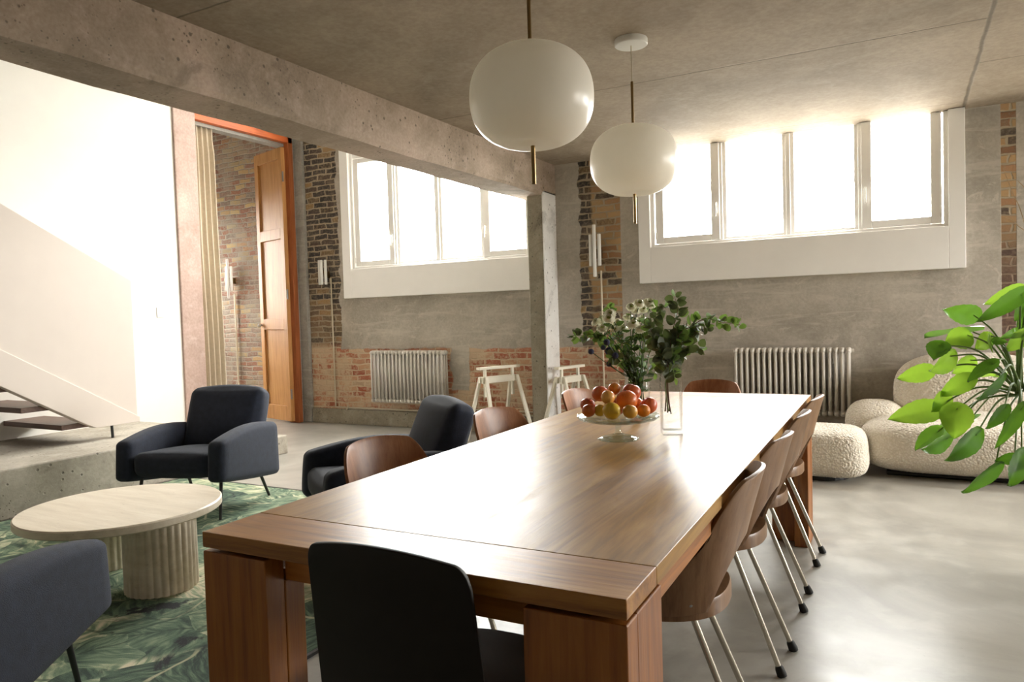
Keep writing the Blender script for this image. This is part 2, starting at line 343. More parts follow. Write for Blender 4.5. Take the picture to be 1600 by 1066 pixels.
def boucle():
    t = NT('cream_boucle'); v = t.obj(); vo = t.node('ShaderNodeTexVoronoi'); t.l.new(v, vo.inputs['Vector']); vo.inputs['Scale'].default_value = 75
    n = t.noise(v, 60, 3, .6)
    t.col(t.ramp(vo.outputs['Distance'], [(0, srgb(243, 237, 225)), (.6, srgb(222, 212, 194))])); t.p(Roughness=1.0)
    t.b.inputs['Sheen Weight'].default_value = .3
    t.bump(t.m('SUBTRACT', t.m('MULTIPLY', n, .6), vo.outputs['Distance']), .7, .008); return t.mat
MT['boucle'] = boucle()
MT['opal'] = leafmat('opal_glass', srgb(246, 241, 230), .35, srgb(250, 246, 236), .28, .01)
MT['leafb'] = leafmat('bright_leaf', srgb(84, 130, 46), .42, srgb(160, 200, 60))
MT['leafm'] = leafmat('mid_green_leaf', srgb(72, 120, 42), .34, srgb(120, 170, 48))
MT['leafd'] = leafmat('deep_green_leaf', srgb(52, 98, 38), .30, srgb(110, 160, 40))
MT['stem'] = leafmat('green_stem', srgb(110, 132, 72), .15, srgb(150, 180, 80))
MT['euc'] = leafmat('eucalyptus_leaf', srgb(84, 94, 68), .18, srgb(110, 126, 66), .6)
MT['euc2'] = leafmat('lit_eucalyptus_leaf', srgb(96, 126, 70), .30, srgb(130, 160, 70), .6)  # brighter copy of the eucalyptus green, light on the leaves put into colour
MT['greens'] = leafmat('dark_flower_greens', srgb(58, 78, 40), .25, srgb(90, 120, 50), .6)
MT['petal'] = leafmat('cream_petal', srgb(238, 236, 214), .3, srgb(240, 238, 210), var=.05)
MT['eye'] = plain('green_flower_eye', srgb(140, 150, 62), .7)
MT['thistle'] = plain('thistle_blue', srgb(52, 56, 84), .8)
MT['twig'] = plain('brown_twig', srgb(104, 84, 56), .7)
MT['straw'] = plain('dry_straw', srgb(176, 150, 112), .7)
MT['soil'] = plain('soil', srgb(60, 46, 36), .95, bumpy=.6)
MT['pot'] = plain('stone_pot', srgb(150, 140, 126), .7)
MT['bark'] = plain('plant_trunk', srgb(110, 84, 70), .85, bumpy=.6)
def fruitmat(name, a, b, rough=.35, sc_=9):
    t = NT(name); n = t.noise(t.obj(), sc_, 4, .6); f = t.noise(t.obj(scale=(1, 1, .3)), 120, 2)
    c = t.ramp(n, [(.36, a), (.62, b)]); c = t.mix(t.m('MULTIPLY', t.sm(f, .55, .7), .12), c, (.8, .6, .3)); t.col(c); t.p(Roughness=rough); t.bump(t.noise(t.obj(), 220, 2), .08, .002); return t.mat
MT['f_r'] = fruitmat('red_apple_skin', srgb(188, 60, 36), srgb(214, 112, 62)); MT['f_s'] = fruitmat('red_apricot_skin', srgb(184, 70, 34), srgb(206, 112, 48))
MT['f_o'] = fruitmat('orange_skin', srgb(214, 116, 30), srgb(226, 142, 50)); MT['f_a'] = fruitmat('apricot_skin', srgb(226, 140, 60), srgb(236, 180, 96))
MT['f_p'] = fruitmat('deep_orange_skin', srgb(206, 96, 30), srgb(218, 118, 46)); MT['f_y'] = fruitmat('lemon_skin', srgb(204, 164, 34), srgb(214, 182, 62))
MT['f_g'] = fruitmat('golden_apple_skin', srgb(214, 150, 54), srgb(222, 172, 76))
MT['plastic'] = plain('white_plastic', srgb(230, 228, 222), .4, var=.01)
MT['steelgrey'] = plain('hinge_steel', (.35, .34, .32), .35, 1)
MT['ebonymetal'] = MT['black']

# ------------------------------------------------------------------ mesh helpers
def link(name, bm, mat, parent=None, smooth=False, bevel=0, subsurf=0, sharp=None):
    me = bpy.data.meshes.new(name); bm.normal_update(); bm.to_mesh(me); bm.free()
    me.materials.append(MT[mat] if isinstance(mat, str) else mat)
    if smooth:
        me.polygons.foreach_set('use_smooth', [True]*len(me.polygons))
        if sharp: me.set_sharp_from_angle(angle=math.radians(sharp))
    o = bpy.data.objects.new(name, me); C.objects.link(o)
    if parent: o.parent = parent
    if bevel:
        b = o.modifiers.new('bevel', 'BEVEL'); b.width = bevel; b.segments = 2; b.limit_method = 'ANGLE'; b.angle_limit = math.radians(40)
    if subsurf:
        s = o.modifiers.new('sub', 'SUBSURF'); s.levels = subsurf; s.render_levels = subsurf
    return o
def thing(name, label, cat, loc=(0, 0, 0), rz=0, group=None):
    o = bpy.data.objects.new(name, None); C.objects.link(o); o.location = loc; o.rotation_euler = (0, 0, rz); o.empty_display_size = .1
    return tag(o, label, cat, group)
def tag(o, label, cat, group=None):
    o['label'] = label; o['category'] = cat
    if group: o['group'] = group
    return o
def struct(name, bm, mat, label=None, **kw):
    o = link(name, bm, mat, **kw); o['kind'] = 'structure'
    if label: o['label'] = label
    return o
def dup(root, loc, rz, label, group=None):
    def cp(o, par):
        c = o.copy(); C.objects.link(c); c.parent = par
        for ch in list(o.children): cp(ch, c)
        return c
    r = cp(root, None); r.location = loc; r.rotation_euler = (0, 0, rz); r['label'] = label
    if group: r['group'] = group
    return r
def BM(): return bmesh.new()
def box(bm, x0, x1, y0, y1, z0, z1):
    vs = [bm.verts.new((x, y, z)) for x in (x0, x1) for y in (y0, y1) for z in (z0, z1)]
    for f in ((0, 1, 3, 2), (4, 6, 7, 5), (0, 4, 5, 1), (2, 3, 7, 6), (0, 2, 6, 4), (1, 5, 7, 3)): bm.faces.new([vs[i] for i in f])
    return bm
def prism(bm, poly, axis, a, b):
    def P(u, v, w_): return (w_, u, v) if axis == 0 else ((u, w_, v) if axis == 1 else (u, v, w_))
    A = [bm.verts.new(P(u, v, a)) for u, v in poly]; B = [bm.verts.new(P(u, v, b)) for u, v in poly]
    n = len(poly); bm.faces.new(A); bm.faces.new(B[::-1])
    for i in range(n): bm.faces.new((A[i], B[i], B[(i+1) % n], A[(i+1) % n]))
    bmesh.ops.recalc_face_normals(bm, faces=bm.faces[:]); return bm
def tube(bm, pts, r, seg=10, cap=True):
    pts = [Vector(p_) for p_ in pts]; rr = r if isinstance(r, (list, tuple)) else [r]*len(pts); rings = []
    prev = None
    for i, p_ in enumerate(pts):
        d = (pts[min(i+1, len(pts)-1)] - pts[max(i-1, 0)]).normalized()
        if prev is None:
            a = Vector((0, 0, 1)) if abs(d.z) < .9 else Vector((1, 0, 0)); x = d.cross(a).normalized()
        else: x = (prev - d*prev.dot(d)).normalized()
        prev = x; y = d.cross(x)
        rings.append([bm.verts.new(p_ + (x*math.cos(2*PI*k/seg) + y*math.sin(2*PI*k/seg))*rr[i]) for k in range(seg)])
    for a, b in zip(rings, rings[1:]):
        for k in range(seg): bm.faces.new((a[k], a[(k+1) % seg], b[(k+1) % seg], b[k]))
    if cap: bm.faces.new(rings[0][::-1]); bm.faces.new(rings[-1])
    return bm
def lathe(bm, prof, seg=48, cx=0, cy=0, sx=1, sy=1):
    rings = []
    for r, z in prof:
        if r < 1e-6: rings.append([bm.verts.new((cx, cy, z))])
        else: rings.append([bm.verts.new((cx+r*sx*math.cos(2*PI*k/seg), cy+r*sy*math.sin(2*PI*k/seg), z)) for k in range(seg)])
    for a, b in zip(rings, rings[1:]):
        for k in range(seg):
            k2 = (k+1) % seg
            if len(a) == 1 and len(b) == 1: break
            if len(a) == 1: bm.faces.new((a[0], b[k2], b[k]))
            elif len(b) == 1: bm.faces.new((a[k], a[k2], b[0]))
            else: bm.faces.new((a[k], a[k2], b[k2], b[k]))
    bmesh.ops.recalc_face_normals(bm, faces=bm.faces[:]); return bm
def spline(pts, n=6):
    P = [Vector(p_) for p_ in pts]; out = []
    for i in range(len(P)-1):
        p0, p1, p2, p3 = P[max(i-1, 0)], P[i], P[i+1], P[min(i+2, len(P)-1)]
        for k in range(n):
            t = k/n; out.append(.5*((2*p1)+(p2-p0)*t+(2*p0-5*p1+4*p2-p3)*t*t+(-p0+3*p1-3*p2+p3)*t**3))
    out.append(P[-1]); return out
def blob(bm, cx, cy, cz, rx, ry, rz_, e=2.6, nu=40, nv=24, squash=None):
    # superellipsoid
    def sp(c, p_): return math.copysign(abs(c)**p_, c)
    k = 2/e; rings = []
    for j in range(1, nv):
        ph = -PI/2 + PI*j/nv; ring = []
        for i in range(nu):
            th = 2*PI*i/nu
            p_ = Vector((rx*sp(math.cos(ph), k)*sp(math.cos(th), k), ry*sp(math.cos(ph), k)*sp(math.sin(th), k), rz_*sp(math.sin(ph), k)))
            if squash: p_ = squash(p_)
            ring.append(bm.verts.new((cx+p_.x, cy+p_.y, cz+p_.z)))
        rings.append(ring)
    q0 = Vector((0, 0, -rz_)); q1 = Vector((0, 0, rz_))
    if squash: q0 = squash(q0); q1 = squash(q1)
    s_ = bm.verts.new((cx+q0.x, cy+q0.y, cz+q0.z)); n_ = bm.verts.new((cx+q1.x, cy+q1.y, cz+q1.z))
    for a, b in zip(rings, rings[1:]):
        for i in range(nu): bm.faces.new((a[i], a[(i+1) % nu], b[(i+1) % nu], b[i]))
    for i in range(nu): bm.faces.new((s_, rings[0][(i+1) % nu], rings[0][i])); bm.faces.new((n_, rings[-1][i], rings[-1][(i+1) % nu]))
    return bm
def rbox_cushion(bm, corners_bot, corners_top, puff=.015, n=10, r=.04):
    """soft box between two quads (each 4 points, ccw) with corners rounded by the real radius r"""
    cb = [Vector(c) for c in corners_bot]; ct = [Vector(c) for c in corners_top]
    def pos(u, v, w_):
        f = lambda q: (q[0]*(1-u)*(1-v)+q[1]*u*(1-v)+q[2]*u*v+q[3]*(1-u)*v)
        return f(cb)*(1-w_)+f(ct)*w_
    bmesh.ops.create_cube(bm, size=2); bmesh.ops.subdivide_edges(bm, edges=bm.edges[:], cuts=n, use_grid_fill=True)
    H = [((cb[1]-cb[0]).length+(ct[1]-ct[0]).length)/4, ((cb[3]-cb[0]).length+(ct[3]-ct[0]).length)/4, ((ct[0]-cb[0]).length+(ct[2]-cb[2]).length)/4]
    def warp(c, h):   # gather grid lines near the edges
        rr = min(.95, r/h); a = abs(c); k = .6
        return math.copysign((a/k)*(1-rr) if a < k else (1-rr)+(a-k)/(1-k)*rr, c)
    for vt in bm.verts:
        p_ = Vector([warp(c, h) for c, h in zip(vt.co, H)]); R_ = Vector([c*h for c, h in zip(p_, H)])
        q = Vector([max(-(h-min(r, h*.95)), min(h-min(r, h*.95), c)) for c, h in zip(R_, H)]); ex = R_-q
        if ex.length > 1e-9:
            lim = Vector([min(r, h*.95) for h in H]); m_ = max(abs(ex[i])/lim[i] for i in range(3)); ex = ex.normalized()*m_*min(lim)
        R_ = q+ex; u, v, w_ = ((R_[i]/H[i]+1)/2 for i in range(3))
        w_ += (1-p_.x**2)*(1-p_.y**2)*puff/(2*H[2])*(1 if p_.z > 0 else -1)*abs(p_.z)
        u += (1-p_.z**2)*(1-p_.y**2)*puff*.5/(2*H[0])*p_.x; v += (1-p_.z**2)*(1-p_.x**2)*puff*.5/(2*H[1])*p_.y
        vt.co = pos(u, v, w_)
    return bm

PLANT = [[[0.401,3.631,0.833],[0.25,3.722,1.16],[0.14,3.607,1.183],[0.004,-0.017,0.038],1],[[0.37,3.616,0.819],[0.425,3.879,1.264],[0.3,3.799,1.204],[-0.011,-0.007,0.028],1],[[0.391,3.699,0.824],[0.41,3.642,1.244],[0.257,3.54,1.135],[-0.016,-0.006,0.029],0],[[0.396,3.651,0.819],[0.222,3.647,1.077],[0.141,3.664,1.047],[-0.012,-0.022,0.044],1],[[0.387,3.715,0.849],[0.117,3.531,1.039],[0.091,3.447,0.987],[-0.031,0.022,0.016],0],[[0.409,3.707,0.878],[0.076,3.618,0.925],[-0.04,3.565,0.892],[-0.008,-0.005,0.035],1],[[0.395,3.64,0.798],[0.155,3.55,0.993],[0.088,3.494,0.927],[-0.021,-0.043,0.027],1],[[0.4,3.644,0.818],[0.236,3.707,0.965],[0.172,3.688,0.905],[-0.02,-0.026,0.028],1],[[0.4,3.667,0.805],[0.224,3.584,0.894],[0.115,3.566,0.823],[-0.015,0.006,0.032],1],[[0.37,3.647,0.804],[0.303,3.515,0.962],[0.208,3.496,0.898],[-0.008,0.027,0.018],0],[[0.407,3.724,0.851],[0.32,3.465,0.911],[0.249,3.42,0.822],[-0.012,-0.034,0.013],0],[[0.383,3.633,0.829],[0.14,3.592,0.818],[0.089,3.531,0.759],[-0.023,-0.007,0.024],1],[[0.41,3.73,0.823],[0.091,3.563,0.764],[-0.066,3.433,0.74],[-0.008,0.017,0.043],1],[[0.376,3.676,0.79],[0.173,3.494,0.776],[0.163,3.444,0.663],[-0.056,-0.002,0.003],1],[[0.4,3.625,0.813],[0.108,3.568,0.67],[0.017,3.53,0.599],[-0.014,0.031,0.019],1],[[0.381,3.708,0.86],[0.136,3.526,0.645],[0.051,3.459,0.602],[-0.011,-0.038,0.03],0],[[0.397,3.727,0.796],[0.237,3.468,0.677],[0.145,3.363,0.581],[-0.024,-0.028,0.028],0],[[0.388,3.619,0.822],[0.294,3.381,0.568],[0.189,3.347,0.458],[-0.016,-0.031,0.024],0],[[0.398,3.695,0.817],[0.327,3.408,0.797],[0.274,3.4,0.71],[-0.019,-0.02,0.018],0],[[0.372,3.619,0.841],[0.385,3.439,0.79],[0.307,3.393,0.636],[-0.02,-0.006,0.013],1],[[0.399,3.622,0.851],[0.362,3.419,0.602],[0.295,3.379,0.593],[-0.003,0.002,0.021],0],[[0.402,3.665,0.848],[0.38,3.373,0.628],[0.348,3.354,0.499],[-0.04,-0.044,0.018],0],[[0.384,3.667,0.851],[0.428,3.645,1.087],[0.364,3.663,1.0],[-0.023,-0.02,0.024],1],[[0.416,3.713,0.826],[0.408,3.691,1.09],[0.345,3.601,1.066],[-0.006,0.001,0.016],1],[[0.408,3.716,0.801],[0.312,3.695,1.06],[0.255,3.723,1.014],[-0.014,0.021,0.027],1],[[0.385,3.678,0.858],[0.318,3.641,1.052],[0.363,3.632,1.047],[-0.002,-0.003,-0.015],1],[[0.395,3.669,0.875],[0.436,3.711,1.204],[0.392,3.66,1.133],[-0.02,-0.001,0.016],1],[[0.371,3.664,0.868],[0.443,3.713,1.146],[0.408,3.677,1.091],[-0.016,0.008,0.014],1],[[0.389,3.721,0.86],[0.299,3.632,1.074],[0.301,3.617,1.001],[-0.005,0.01,-0.001],1]]
CORE = [0.424,3.691,0.841]
BLOOMS = [[-1.024,2.94,1.239,0.0173],[-0.99,2.946,1.252,0.0198],[-0.959,2.981,1.251,0.0247],[-1.011,2.959,1.218,0.0163],[-1.101,2.894,1.212,0.0207],[-1.167,2.9,1.179,0.0188],[-1.161,2.958,1.185,0.0222],[-1.103,2.879,1.193,0.0222],[-1.14,2.897,1.152,0.0198],[-1.125,2.94,1.16,0.0138],[-1.101,2.983,1.169,0.0207],[-1.066,3.019,1.195,0.0198],[-1.012,2.93,1.166,0.0207],[-1.024,2.978,1.182,0.0148],[-1.009,3.033,1.183,0.0207],[-0.982,2.933,1.141,0.0207],[-1.068,2.959,1.145,0.0188],[-1.078,2.897,1.146,0.0123],[-1.044,2.995,1.1,0.0138],[-1.066,3.006,1.079,0.0158],[-0.991,2.998,1.228,0.0168]]
THISTLE = [[-1.148,2.787,1.06,0.0163],[-1.093,2.825,1.096,0.0188],[-1.098,2.859,1.004,0.0163],[-1.113,2.902,1.055,0.0247],[-1.068,2.856,1.039,0.0188],[-1.128,2.874,1.072,0.0148]]
BRANCH = [[[-0.797,2.672,0.836],[-0.795,2.678,0.936],[-0.794,2.672,0.998],[-0.782,2.668,1.068],[-0.786,2.709,1.131],[-0.757,2.692,1.214],[-0.767,2.694,1.271]],[[-0.786,2.678,0.831],[-0.8,2.674,0.936],[-0.798,2.703,1.022],[-0.756,2.706,1.127],[-0.72,2.753,1.158],[-0.672,2.756,1.183],[-0.604,2.76,1.17],[-0.552,2.814,1.157]],[[-0.817,2.707,0.835],[-0.81,2.715,0.932],[-0.804,2.755,1.009],[-0.754,2.757,1.076],[-0.703,2.821,1.072]],[[-0.813,2.732,0.841],[-0.818,2.733,0.93],[-0.809,2.696,1.013],[-0.84,2.714,1.11],[-0.857,2.746,1.185],[-0.827,2.757,1.234]],[[-0.778,2.637,0.846],[-0.785,2.638,0.949],[-0.785,2.646,1.026],[-0.806,2.646,1.069],[-0.838,2.65,1.121],[-0.848,2.629,1.166]],[[-0.803,2.691,0.833],[-0.802,2.697,0.952],[-0.779,2.717,1.03],[-0.748,2.739,1.117],[-0.715,2.767,1.133],[-0.665,2.763,1.15]],[[-1.009,2.942,0.782],[-1.025,2.938,0.905],[-1.054,2.942,1.003],[-1.113,2.908,1.075],[-1.161,2.899,1.11],[-1.194,2.853,1.122],[-1.229,2.793,1.127]],[[-1.015,2.961,0.78],[-1.023,2.962,0.903],[-1.049,2.955,1.002],[-1.113,2.955,1.127],[-1.141,2.923,1.203],[-1.119,2.936,1.237]],[[-1.011,2.964,0.779],[-1.014,2.967,0.903],[-0.993,2.973,1.002],[-0.982,2.98,1.124],[-0.973,3.022,1.222],[-0.948,2.978,1.241]],[[-1.022,2.98,0.777],[-1.02,2.987,0.911],[-1.003,3.031,0.947],[-0.968,3.053,0.996],[-0.966,3.06,0.95]],[[-0.788,2.655,0.843],[-0.798,2.653,0.947],[-0.767,2.639,1.001],[-0.759,2.641,0.971]],[[-0.999,2.914,0.787],[-1.002,2.917,0.908],[-1.024,2.944,0.984],[-1.045,2.889,1.017],[-1.084,2.856,1.034]]]
FRUIT = [[-1.042,2.484,0.879,0.0284,"r"],[-1.008,2.41,0.87,0.0242,"s"],[-0.99,2.48,0.923,0.031,"r"],[-0.955,2.533,0.937,0.0237,"o"],[-0.94,2.427,0.918,0.0252,"a"],[-0.899,2.563,0.922,0.0347,"r"],[-0.895,2.496,0.899,0.0394,"p"],[-0.976,2.439,0.868,0.0224,"y"],[-0.918,2.403,0.873,0.0321,"y"],[-0.861,2.434,0.868,0.0268,"g"],[-0.832,2.495,0.865,0.0242,"o"],[-0.835,2.562,0.874,0.0329,"r"]]

# ------------------------------------------------------------------ the building
YW = 6.57
bm = BM(); box(bm, -10, 4.4, -3.2, 7.1, -.15, 0); struct('floor', bm, 'floor')
bm = BM(); box(bm, -3.2, 4.4, -3.2, YW+.03, 2.68, 2.95); struct('ceiling', bm, 'ceil')
bm = BM(); box(bm, -6.9, -3.05, -3.2, YW+.3, 4.9, 5.05); struct('ceiling', bm, 'white', label='high white ceiling over the lounge side')
bm = BM(); box(bm, -3.35, -3.20, -3.2, YW, 2.68, 4.9); struct('wall_gallery', bm, 'white')
def hole_wall(bm, xs, zs, y0, y1, holes):
    for i in range(len(xs)-1):
        for k in range(len(zs)-1):
            cx, cz = (xs[i]+xs[i+1])/2, (zs[k]+zs[k+1])/2
            if any(a < cx < b and c < cz < d for a, b, c, d in holes): continue
            box(bm, xs[i], xs[i+1], y0, y1, zs[k], zs[k+1])
    bmesh.ops.remove_doubles(bm, verts=bm.verts[:], dist=.0001)
holes = [(-5.60, -3.23, 1.81, 4.1), (-2.06, .28, 1.81, 2.9), (1.3, 3.7, 1.81, 2.9)]
bm = BM(); hole_wall(bm, [-6.66, -5.60, -3.23, -2.06, .28, 1.3, 3.7, 4.4], [0, 1.81, 2.9, 4.1, 5.05], YW, YW+.22, holes)
struct('wall_back', bm, 'wall')
bm = BM(); box(bm, -6.33, -3.22, YW-.035, YW, 0, .175); box(bm, -3.04, -2.40, YW-.035, YW, 0, .175); struct('baseboard_back', bm, 'column', bevel=.006)
# left wall: white plaster, rose concrete pier, tall timber opening, corner pier
bm = BM(); box(bm, -6.66, -6.46, -3.2, 4.88, 0, 4.9); struct('wall_left', bm, 'white')
bm = BM(); box(bm, -6.66, -6.44, 4.88, 5.14, 0, 4.9); struct('wall_left', bm, 'pink', label='rose tinted concrete pier between white wall and curtain', bevel=.01)
bm = BM(); box(bm, -6.66, -6.46, 5.14, 6.50, 3.42, 4.9); struct('wall_left', bm, 'conc', label='concrete wall above the timber opening')
bm = BM(); box(bm, -6.66, -6.46, 6.50, YW, 0, 4.9); box(bm, -6.46, -6.335, YW-.05, YW, 0, 4.9); struct('wall_left', bm, 'conc', label='grey concrete corner pier beside the shutter', bevel=.008)
bm = BM(); box(bm, 4.2, 4.4, -3.2, YW, 0, .95); box(bm, 4.2, 4.4, -3.2, YW, 2.55, 2.68); box(bm, 4.2, 4.4, -3.2, 4.6, .95, 2.55); box(bm, 4.2, 4.4, 6.1, YW, .95, 2.55); struct('wall_right', bm, 'white')
bm = BM()
for a, b in ((4.6, 4.66), (5.32, 5.38), (6.04, 6.1)): box(bm, 4.25, 4.32, a, b, .95, 2.55)
box(bm, 4.25, 4.32, 4.6, 6.1, .95, 1.01); box(bm, 4.25, 4.32, 4.6, 6.1, 2.49, 2.55); struct('window_4', bm, 'whiteboard', label='unseen white window added in the right hand wall for side light')  # out of view, added to brighten the column, beam end and back wall
bm = BM(); box(bm, -6.66, 4.4, -3.2, -3.0, 0, 4.9); struct('wall_front', bm, 'conc')
# vestibule outside the opening
bm = BM(); box(bm, -10, -6.66, 6.90, 7.1, 0, 4.4); struct('wall_vestibule', bm, 'brick')
bm = BM(); box(bm, -10, -9.8, 4.4, 5.6, 0, 4.4); box(bm, -10, -9.8, 5.6, 6.9, 2.9, 4.4); box(bm, -10, -9.8, 5.6, 6.9, 0, 1.4); box(bm, -10, -6.66, 4.2, 4.4, 0, 4.4); struct('wall_vestibule', bm, 'conc', label='unseen side walls added to dim the vestibule')  # out of view, added to keep daylight off the brick, one gap left open
bm = BM(); box(bm, -10, -6.66, 4.4, 6.95, 4.3, 4.45); struct('ceiling', bm, 'conc', label='vestibule ceiling')

bm = BM()
N = 60   # beam with a slightly irregular lower arris
for i in range(N):
    y0 = -3.0 + (YW+3.0)*i/N; y1 = -3.0 + (YW+3.0)*(i+1)/N
def beam():
    bm = BM(); rows = []
    for i in range(N+1):
        y = -3.0 + (YW+3.0)*i/N; j = lambda k: .010*noise.noise(Vector((y*2.3, k*7.1, 0))) + .004*noise.noise(Vector((y*9, k*3.3, 2)))
        rows.append([bm.verts.new(q) for q in ((-3.04, y, 2.70), (-3.04, y, 2.385+j(1)), (-3.055+j(2)*.5, y, 2.355+j(3)), (-3.33+j(4), y, 2.352+j(5)), (-3.35, y, 2.37), (-3.35, y, 2.70))])
    for a, b in zip(rows, rows[1:]):
        for k in range(6): bm.faces.new((a[k], a[(k+1) % 6], b[(k+1) % 6], b[k]))
    bm.faces.new(rows[0]); bm.faces.new(rows[-1][::-1]); bmesh.ops.recalc_face_normals(bm, faces=bm.faces[:]); return bm
struct('concrete_beam', beam(), 'beam', label='long pitted concrete ceiling beam')
bm = BM(); box(bm, -3.22, -3.052, 6.29, YW, 0, 2.37); struct('concrete_column', bm, 'column', label='square concrete column under the beam end', bevel=.012)
bm = BM(); box(bm, -3.055, -3.04, 6.285, YW, 0, 2.40); struct('trim_1', bm, 'lit_face', label='side face of the column, coloured white as if lit', bevel=.004)  # thin white facing that paints in the bright light on this side

# raised platform in two heights
bm = BM(); box(bm, -6.46, -5.10, -3.0, 4.30, 0, .33); struct('platform', bm, 'plinth', label='raised rough concrete platform under the stairs', bevel=.012)
bm = BM(); box(bm, -6.46, -5.08, 4.30, 4.91, 0, .17); struct('step', bm, 'plinth', label='low concrete step at the platform end', bevel=.01)

# ------------------------------------------------------------------ windows
def window(n, bx0, bx1, zb, ztop, board_top, gx, transom, label, cut=False):
    t = bpy.data.objects.new('window_%d' % n, None); C.objects.link(t); t.location = ((bx0+bx1)/2, YW, zb); t['kind'] = 'structure'; t['label'] = label
    ox, oy, oz = t.location
    def b(bm, x0, x1, y0, y1, z0, z1): box(bm, x0-ox, x1-ox, y0-oy, y1-oy, z0-oz, z1-oz)
    L, R_ = gx[0][0], gx[-1][1]
    bm = BM(); yf = YW-.09
    b(bm, bx0, L-.06, yf, YW, zb, board_top); b(bm, R_+.06, bx1, yf, YW, zb, board_top); b(bm, L-.06, R_+.06, yf, YW, zb, 1.80)
    link('surround', bm, 'whiteboard', t, bevel=.004)
    bm = BM()
    b(bm, L-.06, L-.03, YW-.05, YW+.05, 1.80, board_top); b(bm, R_+.03, R_+.06, YW-.05, YW+.05, 1.80, board_top); b(bm, L-.03, R_+.03, YW-.05, YW+.05, 1.80, 1.825)
    for (a, a2), (c, c2) in zip(gx, gx[1:]): b(bm, a2+.008, c-.008, YW-.03, YW+.05, 1.825, board_top)
    if not cut: b(bm, L-.03, R_+.03, YW-.03, YW+.05, transom, transom+.06)
    link('frame', bm, 'whiteboard', t, bevel=.004)
    rows = [(1.83, board_top if cut else transom-.01)] + ([(transom+.07, board_top)] if transom+.3 < ztop else [])
    for i, (a, c) in enumerate(gx):
        s = .055 if i in (0, len(gx)-1) else .022
        for z0, z1 in rows:
            bm = BM(); yo = YW-.045 if i in (0, len(gx)-1) else YW-.01
            b(bm, a-.018, a+s, yo, YW+.03, z0, z1); b(bm, c-s, c+.018, yo, YW+.03, z0, z1); b(bm, a+s, c-s, yo, YW+.03, z0, z0+s)
            if not cut: b(bm, a+s, c-s, yo, YW+.03, z1-s, z1)
            f = link('sash', bm, 'whiteboard', t, bevel=.004)
            bm = BM(); b(bm, a+s, c-s, YW, YW+.006, z0+s, z1-(0 if cut else s)); link('pane', bm, 'glass', f)
            if i in (0, len(gx)-1) and z0 < 2:
                hx = c-.01 if i == 0 else a+.01
                bm = BM(); b(bm, hx-.008, hx+.008, yo-.012, yo, 2.06, 2.16); b(bm, hx-.006, hx+.006, yo-.035, yo-.012, 2.13, 2.145); b(bm, hx-.006, hx+.006, yo-.045, yo-.033, 2.03, 2.15); link('handle', bm, 'plastic', f, bevel=.002)
                gx_ = a-.012 if i == 0 else c+.012
                bm = BM(); tube(bm, [(gx_-ox, yo-oy-.006, 1.87-oz), (gx_-ox, yo-oy-.006, 1.93-oz)], .007, 8); link('hinge', bm, 'plastic', f)
    return t
window(1, -5.72, -3.225, 1.47, 4.1, 4.1, [(-5.54, -5.02), (-4.97, -4.45), (-4.40, -3.88), (-3.83, -3.30)], 3.06, 'tall white window left of the column, partly behind the beam')
window(2, -2.17, .39, 1.475, 2.68, 2.675, [(-2.0, -1.46), (-1.41, -.90), (-.85, -.35), (-.30, .22)], 2.665, 'wide white window right of the column', True)
window(3, 1.19, 3.81, 1.475, 2.68, 2.675, [(1.36, 1.90), (1.95, 2.46), (2.51, 3.01), (3.06, 3.60)], 2.665, 'unseen white window added further right along the same wall for light', True)  # out of view, added to light the plant and the chairs

# ------------------------------------------------------------------ timber door and shutter leaf
d1 = bpy.data.objects.new('door_1', None); C.objects.link(d1); d1.location = (-6.5, 6.45, 0); d1['kind'] = 'structure'; d1['label'] = 'tall orange-brown timber door frame with a folded panelled leaf'
def dl(bm, x0, x1, y0, y1, z0, z1): box(bm, x0+6.5, x1+6.5, y0-6.45, y1-6.45, z0, z1)
bm = BM(); dl(bm, -6.60, -6.45, 6.43, 6.50, 0, 3.42); link('door_post', bm, 'post', d1, bevel=.004)
bm = BM(); dl(bm, -6.62, -6.45, 5.14, 6.50, 3.345, 3.42); link('lintel', bm, 'lintel', d1, bevel=.004)
bm = BM(); dl(bm, -6.64, -6.52, 5.14, 6.44, 3.31, 3.345); link('lintel_soffit', bm, 'conc', d1)
Lw = .66
leaf_m = Matrix.Translation((-6.52+6.5, 6.41-6.45, 0)) @ Matrix.Rotation(math.radians(180-15), 4, 'Z')
def leafobj(name, boxes, mat, parent, bev=.003):
    bm = BM()
    for q in boxes: box(bm, *q)
    o = link(name, bm, mat, parent, bevel=bev); return o
lo = leafobj('leaf', [(0, .085, -.028, .028, .02, 3.30), (Lw-.085, Lw, -.028, .028, .02, 3.30), (.085, Lw-.085, -.028, .028, 3.17, 3.30), (.085, Lw-.085, -.028, .028, 1.13, 1.26), (.085, Lw-.085, -.028, .028, 2.22, 2.35), (.085, Lw-.085, -.028, .028, .02, .20)], 'shutter', d1)
lo.matrix_local = leaf_m
for z0, z1 in ((.20, 1.13), (1.26, 2.22), (2.35, 3.17)):
    leafobj('panel', [(.085, Lw-.085, -.006, .006, z0, z1)], 'shutter', lo)
bm = BM(); bmesh.ops.create_uvsphere(bm, u_segments=16, v_segments=10, radius=.024, matrix=Matrix.Translation((Lw-.03, .055, 1.19))); tube(bm, [(Lw-.03, .02, 1.19), (Lw-.03, .05, 1.19)], .009, 8); link('knob', bm, 'plastic', lo, smooth=True)
for z in (.35, 1.55, 2.95):
    bm = BM(); tube(bm, [(-.012, .018, z-.06), (-.012, .018, z+.06)], .010, 10); box(bm, -.01, .03, .018, .024, z-.05, z+.05); link('hinge', bm, 'steelgrey', lo)

